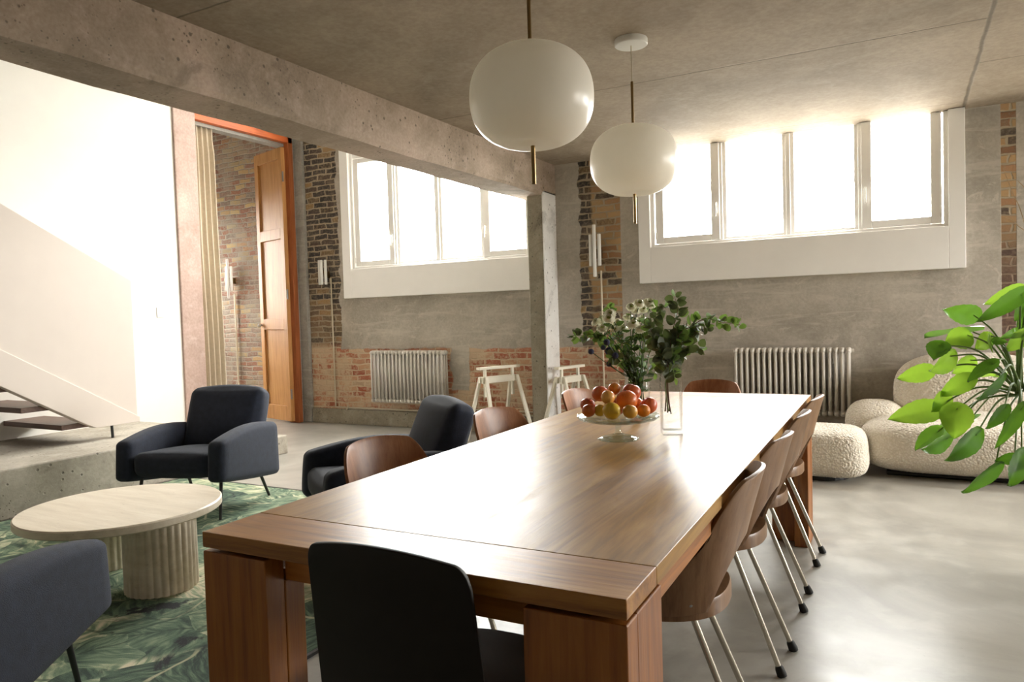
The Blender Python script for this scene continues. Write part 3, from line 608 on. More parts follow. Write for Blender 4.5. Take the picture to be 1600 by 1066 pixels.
# ------------------------------------------------------------------ curtain
def curtain():
    bm = BM(); ny, nz = 90, 24; rows = []
    for k in range(nz+1):
        z = .02 + 3.30*k/nz; row = []
        for i in range(ny+1):
            u = i/ny; y = 5.09 + u*(.40 - .05*(k/nz))
            amp = .030 + .012*math.sin(k*.3)
            x = -6.56 + amp*math.sin(u*2*PI*5.5 + .4*math.sin(k*.25)) + .008*math.sin(u*31+k*.2)
            if k > nz-2: x = -6.56 + .018*math.sin(u*2*PI*5.5)
            row.append(bm.verts.new((x+6.56, y-5.25, z)))
        rows.append(row)
    for a, b in zip(rows, rows[1:]):
        for i in range(ny): bm.faces.new((a[i], a[i+1], b[i+1], b[i]))
    return bm
cu = link('curtain', curtain(), 'curtain', smooth=True); cu.location = (-6.56, 5.25, 0); tag(cu, 'long beige linen curtain hanging in the timber opening', 'curtain')
sm_ = cu.modifiers.new('sol', 'SOLIDIFY'); sm_.thickness = .003

# ------------------------------------------------------------------ stairs
st = thing('staircase', 'white staircase with solid parapet and dark wooden treads on the platform', 'staircase', (-5.63, 3.6, .33))
def syz(bm, poly, x0, x1): prism(bm, [(y-3.6, z-.33) for y, z in poly], 0, x0+5.63, x1+5.63)
S = .60
bm = BM(); syz(bm, [(3.78, .48), (3.78, 1.60), (-2.0, 1.60+S*5.2), (-2.0, .48+S*5.78)], -5.66, -5.60); link('parapet', bm, 'parapet', st, bevel=.004)
bm = BM(); syz(bm, [(3.79, .435), (3.79, .475), (-2.0, .475+S*5.79), (-2.0, .475+S*5.79-.25), (3.34, .475), (3.42, .435)], -5.675, -5.585); link('stringer', bm, 'parapet', st, bevel=.004)
for k in range(14):
    z = .485 + .168*k; y = 3.49 - .28*k
    bm = BM(); box(bm, -.83, -.02, y-.30-3.6, y-3.6+.02, z-.04-.33, z-.33); link('tread', bm, 'tread', st, bevel=.003)
bm = BM(); tube(bm, [(-.005, -.02, 0), (-.012, -.02, .11)], .011, 10); link('support_rod', bm, 'black', st)
bm = BM(); box(bm, -6.465, -6.452, 4.61, 4.69, 1.30, 1.40); o = link('light_switch', bm, 'plastic', bevel=.004); tag(o, 'white light switch plate on the white wall', 'switch')

# ------------------------------------------------------------------ radiators
def radiator(label, x0, x1, z0, z1, n):
    t = thing('radiator', label, 'radiator', ((x0+x1)/2, YW-.10, z0), 0, 'column radiators on the back wall'); wd = (x1-x0)/n; h = z1-z0
    me = None
    for i in range(n):
        x = -(x1-x0)/2 + wd*(i+.5)
        if me is None:
            bm = BM()
            for yy in (-.045, 0, .045): tube(bm, [(0, yy, .03), (0, yy, h-.03)], .0125, 10)
            for zz in (.028, h-.028): blob(bm, 0, 0, zz, wd*.47, .062, .026, 2.6, 16, 10)
            o = link('section', bm, 'rad', t, smooth=True); me = o.data
        else:
            o = bpy.data.objects.new('section', me); C.objects.link(o); o.parent = t
        o.location = (x, 0, 0)
    for q in (-.3, .3):
        bm = BM(); box(bm, q-.02, q+.02, .05, .10, h*.75, h*.75+.05); link('bracket', bm, 'rad', t)
    X = (x1-x0)/2
    bm = BM(); tube(bm, [(X-.01, 0, h-.028), (X+.015, 0, h-.028)], .016, 10); link('end_plug', bm, 'rad', t, smooth=True, sharp=40)
    bm = BM(); tube(bm, [(X-.01, 0, .028), (X+.03, 0, .028)], .014, 10); tube(bm, [(X+.02, 0, .028), (X+.02, 0, -.02)], .012, 10)
    link('valve', bm, 'rad', t, smooth=True, sharp=40)
    bm = BM(); q = [(X+.02, 0, -.02), (X-.02, .02, -.10), (X-.08, .05, -.08), (X-.14, .05, -.14), (X-.20, .05, -z0+.015)]
    tube(bm, spline(q, 6), .006, 8); link('supply_hose', bm, 'pipe', t, smooth=True)
    return t
radiator('white column radiator behind the armchairs, left of the column', -5.33, -4.33, .28, .87, 20)
radiator('white column radiator under the right window beside the ottoman', -1.33, -.40, .31, .88, 20)

# ------------------------------------------------------------------ wall lamps and conduit
def wall_lamp(label, x, y, zs, dx):
    t = thing('wall_lamp', label, 'wall lamp', (x, y, 0), 0, 'tubular wall lamps on the brick')
    for i, (z0, z1) in enumerate(zs):
        bm = BM(); xx = (i-1)*dx; yy = -.085 if i == 1 else -.07
        tube(bm, [(xx, yy, z0), (xx, yy, z0+.004), (xx, yy, z1-.004), (xx, yy, z1)], [.014, .0175, .0175, .014], 16); link('tube', bm, 'tube', t, smooth=True, sharp=50)
    bm = BM(); zm = (zs[1][0]+zs[1][1])/2; box(bm, -dx-.006, dx+.006, -.062, -.045, zm-.015, zm+.015); box(bm, .0, .05, -.05, 0, zm-.07, zm+.01); link('bracket', bm, 'brass', t, bevel=.002)
wall_lamp('wall lamp of three white tubes beyond the shutter, on the vestibule brick', -8.03, 6.9, [(1.66, 1.99), (1.56, 2.09), (1.66, 1.99)], .045)
wall_lamp('wall lamp of three equal white tubes on the dark brick strip', -6.05, YW, [(1.645, 1.935)]*3, .047)
wall_lamp('wall lamp of three staggered white tubes on the tan brick strip', -2.61, YW, [(1.665, 1.965), (1.56, 2.055), (1.665, 1.965)], .044)
def conduit(label, paths, r=.009):
    bm = BM()
    for q in paths: tube(bm, q, r, 10)
    o = link('conduit_pipe', bm, 'pipe', smooth=True, sharp=40); tag(o, label, 'pipe')
conduit('thin cream conduit running down the vestibule brick', [[(-7.99, 6.88, 1.62), (-7.99, 6.88, .05)]], .011)
conduit('cream conduit down the dark brick strip and along the wall foot', [[(-5.97, 6.55, 1.72), (-5.97, 6.55, .205), (-5.955, 6.55, .195)], [(-5.97, 6.545, .195), (-3.22, 6.545, .195)], [(-4.4, 6.52, .235), (-3.22, 6.52, .235)], [(-5.78, 6.52, .17), (-5.78, 6.55, .215)]])
conduit('thin cream conduit below the staggered wall lamp', [[(-2.575, 6.555, 1.62), (-2.575, 6.555, .16)]])

# ------------------------------------------------------------------ pendants
def pendant(label, x, y, zt, zb, ztop, zfin):
    t = thing('pendant_lamp', label, 'pendant lamp', (x, y, 2.68), 0, 'opal globe pendants over the dining table')
    z = lambda q: q-2.68
    bm = BM(); lathe(bm, [(0, 0), (.086, 0), (.088, -.004), (.088, -.030), (.084, -.034), (0, -.034)], 48); link('canopy', bm, 'plastic', t, smooth=True, sharp=40)
    bm = BM(); tube(bm, [(0, 0, -.03), (0, 0, z(ztop))], .003, 8); link('cord', bm, 'pipe', t)
    bm = BM(); tube(bm, [(0, 0, z(ztop)), (0, 0, z(zt)-.01)], .0075, 12); link('rod', bm, 'brass', t, smooth=True, sharp=40)
    R_, H_ = .236, (zt-zb)/2; prof = []; n = 40
    for k in range(n+1):
        ph = -PI/2+PI*k/n; c = max(0, math.cos(ph)); s_ = math.sin(ph); e_ = 2/2.45
        rr = R_*c**e_; zz = H_*math.copysign(abs(s_)**e_, s_)
        rr *= 1 - .03*(s_ if s_ > 0 else 0) + .0
        if abs(s_) > .93: zz -= math.copysign((abs(s_)-.93)/.07*.010, s_)
        prof.append((rr, z((zt+zb)/2)+zz))
    bm = BM(); lathe(bm, prof, 72); link('shade', bm, 'opal', t, smooth=True)
    bm = BM(); tube(bm, [(0, 0, z(zb)+.01), (0, 0, z(zfin))], .0085, 12); link('finial_rod', bm, 'brass', t, smooth=True, sharp=40)
pendant('nearer and larger looking opal globe pendant, cut off above', -1.245, 2.50, 2.235, 1.85, 2.46, 1.715)
pendant('farther opal globe pendant with its white ceiling canopy showing', -1.292, 3.81, 2.222, 1.845, 2.455, 1.695)

# ------------------------------------------------------------------ dining table
TB = thing('dining_table', 'long heavy oiled oak dining table with glossy top', 'table', (-.924, 2.587, 0), math.radians(.9))
hx, hy = .4975, 1.495
bm = BM()
box(bm, -hx, hx, -hy+.17, hy-.17, .720, .755)
link('tabletop', bm, 'tabletop', TB, bevel=.0015)
for s in (-1, 1):
    bm = BM(); a, b = sorted((s*hy, s*(hy-.169))); box(bm, -hx, hx, a, b, .720, .755); link('end_board', bm, 'endboard', TB, bevel=.002)
for sx in (-1, 1):
    for sy in (-1, 1):
        bm = BM(); X0, X1 = sorted((sx*hx, sx*(hx-.19))); Y0, Y1 = sorted((sy*hy, sy*(hy-.055))); box(bm, X0, X1, Y0, Y1, 0, .712)
        X0, X1 = sorted((sx*(hx-.001), sx*(hx-.07))); Y0, Y1 = sorted((sy*(hy-.056), sy*(hy-.20))); box(bm, X0, X1, Y0, Y1, 0, .712)
        X0, X1 = sorted((sx*(hx-.071), sx*(hx-.19))); Y0, Y1 = sorted((sy*(hy-.056), sy*(hy-.115))); box(bm, X0, X1, Y0, Y1, 0, .652)
        link('leg', bm, 'tableleg', TB, bevel=.003)
for sy in (-1, 1):
    bm = BM(); a, b = sorted((sy*(hy-.058), sy*(hy-.09))); box(bm, -hx+.19, hx-.19, a, b, .653, .7195); box(bm, -hx+.02, hx-.02, a+.0, b-.0, .7125, .7195); link('apron', bm, 'apron', TB, bevel=.002)
for sx in (-1, 1):
    bm = BM(); a, b = sorted((sx*(hx-.025), sx*(hx-.055))); box(bm, a, b, -hy+.202, hy-.202, .653, .7195); link('apron', bm, 'aprony', TB, bevel=.002)

# ------------------------------------------------------------------ plywood chairs
def sstep(a, b, x): x = max(0, min(1, (x-a)/(b-a))); return x*x*(3-2*x)
def chair(name, mat, label, legmat='chrome', RT=.30, HW=.172, flat=False):
    t = thing(name, label, 'chair', group='moulded plywood dining chairs')
    bm = BM(); N_, K = 72, 16; cols = []
    def top(s):
        s = abs(s); z = .795 - .012*(s/.7)**2
        k_ = (.86, .14, .035) if flat else (.70, .30, .125)
        if s > k_[0]: z -= k_[2]*(1-math.sqrt(max(0, 1-((s-k_[0])/k_[1])**2)))
        return z
    def bot(s):
        s = abs(s)
        return (.435 if not flat else .40) + ((.10 if flat else .175)*(max(0, 1-(s/.40)**3.0))**(1/2.6) if s < .40 else 0) + .02*sstep(.7, 1, s)
    for i in range(N_+1):
        s = -1+2*i/N_; zb, zt = bot(s), top(s); col = []
        for k in range(K+1):
            z = zb+(zt-zb)*k/K; q = (z-.435)/.36
            R_ = 1/((1-q)/.217+q/RT) if q < 1 else RT; a1 = math.asin(min(.98, (.205+(HW-.205)*q)/R_)) if q > .5 else math.radians(94)*(1-q/.5)+math.asin(min(.98, (.205+(HW-.205)*.5)/(1/(.5/.217+.5/RT))))*(q/.5); th = s*a1; yb = .172 + .085*q**1.3
            if flat: R_ = .62; th = s*math.asin((.196-.014*q)/R_); yb = .205 + .045*q; z = z*(1+.028*q)
            col.append(bm.verts.new((R_*math.sin(th), yb-R_+R_*math.cos(th), z)))
        cols.append(col)
    for a, b in zip(cols, cols[1:]):
        for k in range(K): bm.faces.new((a[k], a[k+1], b[k+1], b[k]))
    o = link('backrest', bm, mat, t, smooth=True); s_ = o.modifiers.new('sol', 'SOLIDIFY'); s_.thickness = .011; s_.offset = 0
    bv = o.modifiers.new('bv', 'BEVEL'); bv.width = .002; bv.segments = 2; bv.limit_method = 'ANGLE'; bv.angle_limit = 1.0
    bm = BM(); rings = []; n = 48
    for rf, z in ((0, .452), (.4, .451), (.75, .455), (.93, .462), (1, .462), (1.02, .452), (1.02, .418), (.99, .416), (.985, .44), (.9, .444), (0, .440)):
        if rf == 0: rings.append([bm.verts.new((0, -.045, z))]); continue
        rg = []
        for k in range(n):
            a = 2*PI*k/n; c, s2 = math.cos(a), math.sin(a); e_ = 2/2.4
            rg.append(bm.verts.new((.203*rf*math.copysign(abs(c)**e_, c), -.045+.205*rf*math.copysign(abs(s2)**e_, s2) - (.02*rf if s2 < 0 else 0)*abs(s2), z - (.012*max(0, -s2)**2)*rf)))
        rings.append(rg)
    for a, b in zip(rings, rings[1:]):
        for k in range(n):
            k2 = (k+1) % n
            if len(a) == 1: bm.faces.new((a[0], b[k], b[k2]))
            elif len(b) == 1: bm.faces.new((a[k2], a[k], b[0]))
            else: bm.faces.new((a[k], b[k], b[k2], a[k2]))
    bmesh.ops.recalc_face_normals(bm, faces=bm.faces[:]); link('seat', bm, mat, t, smooth=True, sharp=50)
    bm = BM(); tube(bm, spline([(-.10, .07, .43), (0, .085, .425), (.10, .07, .43), (.11, -.05, .43), (.10, -.16, .43), (0, -.17, .425), (-.10, -.16, .43), (-.11, -.05, .43), (-.10, .07, .43)], 5), .009, 8, cap=False); link('seat_frame', bm, legmat, t, smooth=True)
    for (a, b) in (((-.075, .06, .43), (-.105, .235, .0)), ((.075, .06, .43), (.105, .235, .0)), ((-.09, -.15, .43), (-.17, -.24, .0)), ((.09, -.15, .43), (.17, -.24, .0))):
        A, B = Vector(a), Vector(b); bm = BM(); tube(bm, [A, A.lerp(B, .95)], .0092, 12); l = link('leg', bm, legmat, t, smooth=True, sharp=40)
        bm = BM(); tube(bm, [A.lerp(B, .925), A.lerp(B, .94), A.lerp(B, .985), A.lerp(B, 1.0)], [.0115, .0145, .0165, .0155], 12); link('foot_cap', bm, 'rubber', l, smooth=True, sharp=40)
    for s in (() if flat else (-.86, -.56, .56, .86)):
        z = .462; th = s*math.radians(94); R_ = .217+.0065; q = Vector((R_*math.sin(th), .172-.217+R_*math.cos(th), z))
        bm = BM(); lathe(bm, [(0, .003), (.005, .0025), (.0075, 0), (0, 0)], 14); bmesh.ops.rotate(bm, verts=bm.verts[:], matrix=Vector((0, 0, 1)).rotation_difference(Vector((math.sin(th), math.cos(th), 0))).to_matrix()); bmesh.ops.translate(bm, verts=bm.verts[:], vec=q); link('rivet', bm, 'steelgrey', t, smooth=True)
    return t
R90 = PI/2
G = 'moulded plywood dining chairs'
c0 = chair('dining_chair', 'walnut', 'walnut plywood dining chair on the right of the table, nearest the camera')
c0.location = (-.60, 2.0, 0); c0.rotation_euler = (0, 0, -R90+math.radians(4))
dup(c0, (-.605, 2.60, 0), -R90-.04, 'walnut plywood dining chair second from the near end on the right side')
dup(c0, (-.61, 3.16, 0), -R90+.02, 'walnut plywood dining chair third from the near end on the right side')
dup(c0, (-.615, 3.74, 0), -R90-.02, 'walnut plywood dining chair at the far right leg of the table')
cr = chair('dining_chair', 'walnutr', 'reddish plywood dining chair on the left of the table before the second armchair')
cr.location = (-1.46, 1.99, 0); cr.rotation_euler = (0, 0, R90-math.radians(16))
dup(cr, (-1.46, 2.84, 0), R90-math.radians(13), 'reddish plywood dining chair in front of the concrete column')
dup(cr, (-1.42, 3.70, 0), R90-math.radians(10), 'small looking plywood dining chair just left of the fruit')
dup(cr, (-1.035, 4.19, 0), 0, 'reddish plywood dining chair at the far head of the table')
cb = chair('dining_chair', 'ebony', 'black plywood dining chair at the near head of the table', 'black', flat=True)
cb.location = (-.84, 1.25, 0); cb.rotation_euler = (0, 0, PI)

# ------------------------------------------------------------------ armchairs
def armchair(label):
    t = thing('armchair', label, 'armchair', group='charcoal blue lounge armchairs')
    for s in (-1, 1):
        bm = BM(); x0, x1 = sorted((s*.37, s*.255))
        rbox_cushion(bm, [(x0, -.39, .25), (x1, -.39, .25), (x1, .34, .15), (x0, .34, .15)], [(x0, -.37, .49), (x1, -.37, .49), (x1, .33, .515), (x0, .33, .515)], .008, 12, .036)
        for v in bm.verts:   # arm top rises behind the hand rest
            u = (v.co.y+.38)/.72; v.co.z += .035*math.sin(max(0, min(1, u))*PI)*(v.co.z > .4)
        link('arm', bm, 'navy', t, smooth=True)
    bm = BM(); rbox_cushion(bm, [(-.257, -.37, .275), (.257, -.37, .275), (.257, .26, .20), (-.257, .26, .20)], [(-.257, -.37, .425), (.257, -.37, .425), (.257, .26, .36), (-.257, .26, .36)], .03, 12, .05); link('seat_cushion', bm, 'navy', t, smooth=True)
    bm = BM(); rbox_cushion(bm, [(-.262, .13, .35), (.262, .13, .35), (.262, .29, .29), (-.262, .29, .29)], [(-.275, .30, .768), (.275, .30, .768), (.275, .44, .72), (-.275, .44, .72)], .03, 12, .05)
    for v in bm.verts: v.co.y -= .03*(1-min(1, (v.co.x/.28)**2))*(.5-abs((v.co.z-.55)/.5))
    link('back_cushion', bm, 'navy', t, smooth=True)
    bm = BM(); box(bm, -.25, .25, -.33, .30, .228, .243); 
    bmesh.ops.rotate(bm, verts=bm.verts[:], matrix=Matrix.Rotation(-.19, 3, 'X'), cent=(0, 0, .235)); link('seat_base', bm, 'black', t)
    for x, y0, y1, z in ((-.27, -.24, -.30, .30), (.27, -.24, -.30, .30), (-.27, .20, .31, .22), (.27, .20, .31, .22)):
        bm = BM(); tube(bm, [(x, y0, z), (x*1.06, y1, 0)], [.012, .009], 10); link('leg', bm, 'black', t, smooth=True, sharp=40)
    return t
a1 = armchair('charcoal armchair facing forward in front of the concrete step'); a1.location = (-4.105, 3.225, .012); a1.rotation_euler = (0, 0, math.radians(19))
dup(a1, (-2.44, 3.04, .012), math.radians(-37), 'charcoal armchair turned sideways behind the reddish dining chair')
dup(a1, (-2.54, .99, .012), math.radians(208.6), 'dark blue armchair at the lower left, seen from behind its arm')

# ------------------------------------------------------------------ coffee table and rug
ct = thing('coffee_table', 'round travertine coffee table on fluted drum legs', 'table', (-3.335, 2.15, .012))
bm = BM(); lathe(bm, [(0, .352), (.440, .352), (.446, .346), (.446, .318), (.439, .312), (0, .312)], 96); link('tabletop', bm, 'travertine', ct, smooth=True, sharp=40)
for px, py in ((.285, -.01), (-.285, .08)):
    bm = BM(); n = 28*8; lo_, hi_ = [], []
    for k in range(n):
        a = 2*PI*k/n; r = .158*(1-.045*(1-abs(math.sin(15*a))))
        lo_.append(bm.verts.new((px+r*math.cos(a), py+r*1.0*math.sin(a), 0))); hi_.append(bm.verts.new((px+r*math.cos(a), py+r*math.sin(a), .312)))
    for k in range(n): bm.faces.new((lo_[k], lo_[(k+1) % n], hi_[(k+1) % n], hi_[k]))
    bm.faces.new(hi_); bm.faces.new(lo_[::-1]); link('fluted_leg', bm, 'travertine', ct, smooth=True, sharp=50)
bm = BM(); box(bm, -1.56, 1.56, -1.8, 1.8, 0, .012); rg = link('rug', bm, 'rug', bevel=.004); rg.location = (-3.49, 2.0, 0); tag(rg, 'rug woven with large green and cream leaves', 'rug')
bm = BM()
for q in ((-1.575, -1.56, -1.815, 1.815), (1.56, 1.575, -1.815, 1.815), (-1.56, 1.56, -1.815, -1.8), (-1.56, 1.56, 1.8, 1.815)): box(bm, *q, 0, .0125)
link('border', bm, 'black', rg)

# ------------------------------------------------------------------ trestles
def trestle(label, c, rz, L):
    t = thing('trestle', label, 'trestle', (c[0], c[1], 0), rz, 'cream adjustable trestles by the column')
    bm = BM(); box(bm, -L/2, L/2, -.028, .028, .705, .73); link('top_bar', bm, 'trestle', t, bevel=.002)
    bm = BM(); box(bm, -L/2+.03, L/2-.03, -.035, -.012, .575, .635); box(bm, -L/2+.03, L/2-.03, .012, .035, .575, .635); link('cross_rail', bm, 'trestle', t, bevel=.002)
    for s in (-1, 1):
        bm = BM(); box(bm, s*(L/2-.08)-.014, s*(L/2-.08)+.014, -.011, .011, .44, .705); link('upright', bm, 'trestle', t, bevel=.002)
        for q in (-1, 1):
            bm = BM(); X = s*(L/2-.06); A = Vector((X, q*.045, .635)); B = Vector((X+s*.05, q*.23, 0)); d = .016
            vs = [bm.verts.new(p_+Vector((a*d, b*d*.8, 0))) for p_ in (A, B) for a, b in ((-1, -1), (1, -1), (1, 1), (-1, 1))]
            for f in ((0, 1, 2, 3), (7, 6, 5, 4), (0, 4, 5, 1), (1, 5, 6, 2), (2, 6, 7, 3), (3, 7, 4, 0)): bm.faces.new([vs[i] for i in f])
            bmesh.ops.recalc_face_normals(bm, faces=bm.faces[:]); link('leg', bm, 'trestle', t, bevel=.001)
trestle('cream wooden trestle standing left of the concrete column', (-3.50, 6.14), math.radians(68), .50)
trestle('cream wooden trestle half hidden right of the concrete column', (-2.79, 6.24), math.radians(78), .42)

# ------------------------------------------------------------------ boucle seating
def fuzzy(o, st=.009):
    tx = bpy.data.textures.get('curl') or bpy.data.textures.new('curl', 'CLOUDS'); tx.noise_scale = .011
    s_ = o.modifiers.new('sub', 'SUBSURF'); s_.levels = 1; s_.render_levels = 3
    d = o.modifiers.new('curl', 'DISPLACE'); d.texture = tx; d.strength = st; d.mid_level = .5; d.texture_coords = 'LOCAL'
so = thing('lounge_chair', 'cream boucle lounge chair with rounded back, behind the leaves', 'armchair', (.275, 6.075, 0), 0)
bm = BM(); blob(bm, .02, -.01, .225, .62, .43, .205, 3.8, 72, 44, lambda p_: Vector((p_.x*(1-.03*p_.z/.2), p_.y, p_.z + (.02*(p_.y/.4) if p_.z > 0 else 0)))); fuzzy(link('seat', bm, 'boucle', so, smooth=True))
bm = BM(); blob(bm, .12, .26, .53, .50, .20, .31, 2.8, 64, 40, lambda p_: Vector((p_.x, p_.y+.10*p_.z, p_.z))); fuzzy(link('backrest', bm, 'boucle', so, smooth=True))
bm = BM(); blob(bm, -.50, .12, .31, .21, .26, .18, 2.7, 48, 32); fuzzy(link('arm', bm, 'boucle', so, smooth=True))
bm = BM(); box(bm, -.42, .46, -.28, .32, 0, .03); link('plinth', bm, 'black', so, bevel=.01)
ot = thing('ottoman', 'low cream boucle ottoman beside the far table leg', 'ottoman', (-.56, 5.63, 0))
bm = BM(); blob(bm, 0, 0, .19, .31, .26, .172, 4.2, 64, 40, lambda p_: Vector((p_.x*(1-.04*p_.z/.16), p_.y, p_.z))); fuzzy(link('cushion', bm, 'boucle', ot, smooth=True))
bm = BM(); lathe(bm, [(0, .0), (.19, .0), (.19, .03), (0, .03)], 32); link('plinth', bm, 'black', ot)

# ------------------------------------------------------------------ glass cake stand and fruit
TZ = .755
cs = thing('cake_stand', 'pale glass cake stand holding the fruit', 'cake stand', (-.935, 2.51, TZ))
bm = BM(); lathe(bm, [(0, .006), (.03, .007), (.066, .002), (.074, .0), (.076, .004), (.060, .010), (.025, .018), (.0, .020)], 56); link('foot', bm, 'plate', cs, smooth=True)
bm = BM(); lathe(bm, [(.020, .016), (.011, .028), (.010, .045), (.014, .058), (.024, .066)], 24); link('stem', bm, 'plate', cs, smooth=True)
bm = BM(); rings = []
n = 96
prof = [(0, .066), (.06, .066), (.12, .069), (.146, .078), (.151, .086), (.147, .087), (.140, .079), (.118, .073), (.06, .070), (0, .070)]
for r, z in prof:
    if r == 0: rings.append([bm.verts.new((0, 0, z))]); continue
    rings.append([bm.verts.new(((r+(.003*math.sin(12*2*PI*k/n) if r > .13 else 0))*math.cos(2*PI*k/n), (r+(.003*math.sin(12*2*PI*k/n) if r > .13 else 0))*math.sin(2*PI*k/n), z+(.003*math.sin(12*2*PI*k/n) if r > .13 else 0))) for k in range(n)])
for a, b in zip(rings, rings[1:]):
    for k in range(n):
        k2 = (k+1) % n
        if len(a) == 1: bm.faces.new((a[0], b[k], b[k2]))
        elif len(b) == 1: bm.faces.new((a[k2], a[k], b[0]))
        else: bm.faces.new((a[k], b[k], b[k2], a[k2]))
bmesh.ops.recalc_face_normals(bm, faces=bm.faces[:]); link('plate', bm, 'plate', cs, smooth=True)
FL = {'r': 'apple', 's': 'plum', 'o': 'orange', 'a': 'apricot', 'p': 'orange', 'y': 'lemon', 'g': 'apple'}
FD = ['red apple on the left, upper behind the small plum', 'small reddish plum at the left front of the cake stand', 'large red apple standing high left in the pile', 'small orange on the very top of the pile', 'pale apricot below the topmost orange',
      'large red apple high right in the pile', 'big orange in the middle of the pile', 'smaller lemon left of the front lemon', 'large yellow lemon at the front centre', 'golden apple at the front right of centre', 'small orange fruit at the front right', 'red apple at the right edge of the cake stand']
def fruit(i, x, y, z, r, k, label):
    kind = FL[k]; bm = BM(); rot = Euler((random.uniform(-.5, .5), random.uniform(-.5, .5), random.uniform(0, 6))).to_matrix()
    if kind == 'lemon': rot = Euler((0, PI/2-.1, 2.6 if r > .03 else .8)).to_matrix()
    prof = []; n = 22
    for j in range(n+1):
        ph = -PI/2+PI*j/n; rr = math.cos(ph); zz = math.sin(ph)
        if kind == 'apple': zz = zz*.92 - .20*math.exp(-(rr/.25)**2)*(1 if zz > 0 else -.7); rr *= 1+.05*zz
        elif kind == 'lemon': zz *= 1.08; zz += .16*math.exp(-(rr/.22)**2)*(1 if zz > 0 else -1); rr *= .95
        elif kind in ('apricot', 'plum'): zz = zz*.97 - .08*math.exp(-(rr/.2)**2)*(1 if zz > 0 else 0)
        else: zz = zz*.95 - (.05*math.exp(-(rr/.12)**2) if zz > 0 else 0)
        prof.append((max(0, rr*r), zz*r))
    prof[0] = (0, prof[0][1]); prof[-1] = (0, prof[-1][1])
    lathe(bm, prof, 32)
    if kind in ('apricot', 'plum'):
        for v in bm.verts:
            a = math.atan2(v.co.y, v.co.x); f = math.exp(-(a/.16)**2)*.05
            v.co.x *= 1-f; v.co.y *= 1-f
    for v in bm.verts: v.co = rot @ v.co
    o = link(kind, bm, 'f_'+k, smooth=True); o.location = (x, y, z); tag(o, label, 'fruit', 'fruit piled on the cake stand')
    if kind in ('apple', 'orange'):
        bm = BM(); zt = (.92-.20)*r if kind == 'apple' else .90*r
        pts = [rot @ Vector((0, 0, zt)), rot @ Vector((.001, 0, zt+.25*r if kind == 'apple' else zt+.06*r))]; tube(bm, pts, .0014 if kind == 'apple' else .003, 8); link('stalk', bm, 'twig', o)
for i, ((x, y, z, r, k), lab) in enumerate(zip(FRUIT, FD)): fruit(i, x, y, z, r, k, lab)
for (x, y, z, r, k), lab in zip([(-.955, 2.535, .868, .036, 'r'), (-.90, 2.60, .866, .036, 'p'), (-.985, 2.60, .866, .036, 'y')],
        ['red apple buried in the middle of the fruit pile', 'orange at the back right under the red apple', 'yellow lemon at the back left of the fruit pile']): fruit(0, x, y, z, r, k, lab)

# ------------------------------------------------------------------ vases
v2 = thing('glass_vase', 'tall square clear glass vase holding eucalyptus', 'vase', (-.785, 2.68, TZ), math.radians(24))
def sq_ring(bm, h_, z, rc=.008, n=4):
    out = []
    for cx, cy, a0 in ((1, 1, 0), (-1, 1, PI/2), (-1, -1, PI), (1, -1, 3*PI/2)):
        for k in range(n+1):
            a = a0+PI/2*k/n; out.append(bm.verts.new((cx*(h_-rc)+rc*math.cos(a), cy*(h_-rc)+rc*math.sin(a), z)))
    return out
bm = BM(); R_ = [sq_ring(bm, .036, 0), sq_ring(bm, .038, .003), sq_ring(bm, .038, .283), sq_ring(bm, .0355, .285), sq_ring(bm, .0335, .283), sq_ring(bm, .0335, .016)]
for a, b in zip(R_, R_[1:]):
    for k in range(len(a)): bm.faces.new((a[k], a[(k+1) % len(a)], b[(k+1) % len(a)], b[k]))
bm.faces.new(R_[0][::-1]); bm.faces.new(R_[-1]); link('body', bm, 'vase', v2, smooth=True, sharp=35)
bm = BM(); lathe(bm, [(0, .0162), (.0325, .0162)], 4); 
wr = link('base_glass', bm, 'plate', v2)
v1 = thing('glass_vase', 'shorter round clear glass vase behind the fruit, holding flowers', 'vase', (-1.01, 2.955, TZ))
bm = BM(); lathe(bm, [(0, 0), (.048, 0), (.052, .004), (.053, .165), (.051, .170), (.049, .165), (.048, .016), (0, .014)], 48); link('body', bm, 'vase', v1, smooth=True, sharp=50)

# ------------------------------------------------------------------ flowers and branches
rnd = random.Random(11)
def rvec(): 
    return Vector((rnd.uniform(-1, 1), rnd.uniform(-1, 1), rnd.uniform(-1, 1))).normalized()
def disc_leaf(bm, base, d, nrm, L, W, cup=.15, n=7, tipk=1.0):
    d = d.normalized(); s = d.cross(nrm).normalized(); nn = s.cross(d); rows = []
    for i in range(n+1):
        t = i/n; wv = W*math.sin(PI*min(1, t**.8))**(.62 if tipk == 1 else tipk) if 0 < t < 1 else 0
        c = base + d*L*t + nn*(cup*L*math.sin(t*PI)*.5)
        if wv == 0: rows.append([bm.verts.new(c)])
        else: rows.append([bm.verts.new(c-s*wv+nn*cup*W*.6), bm.verts.new(c), bm.verts.new(c+s*wv+nn*cup*W*.6)])
    for a, b in zip(rows, rows[1:]):
        if len(a) == 1: 
            for k in range(2): bm.faces.new((a[0], b[k+1], b[k]))
        elif len(b) == 1:
            for k in range(2): bm.faces.new((a[k], a[k+1], b[0]))
        else:
            for k in range(2): bm.faces.new((a[k], a[k+1], b[k+1], b[k]))
ORD = 'first second third fourth fifth sixth seventh eighth ninth tenth eleventh twelfth thirteenth fourteenth fifteenth sixteenth seventeenth eighteenth nineteenth twentieth twenty-first'.split()
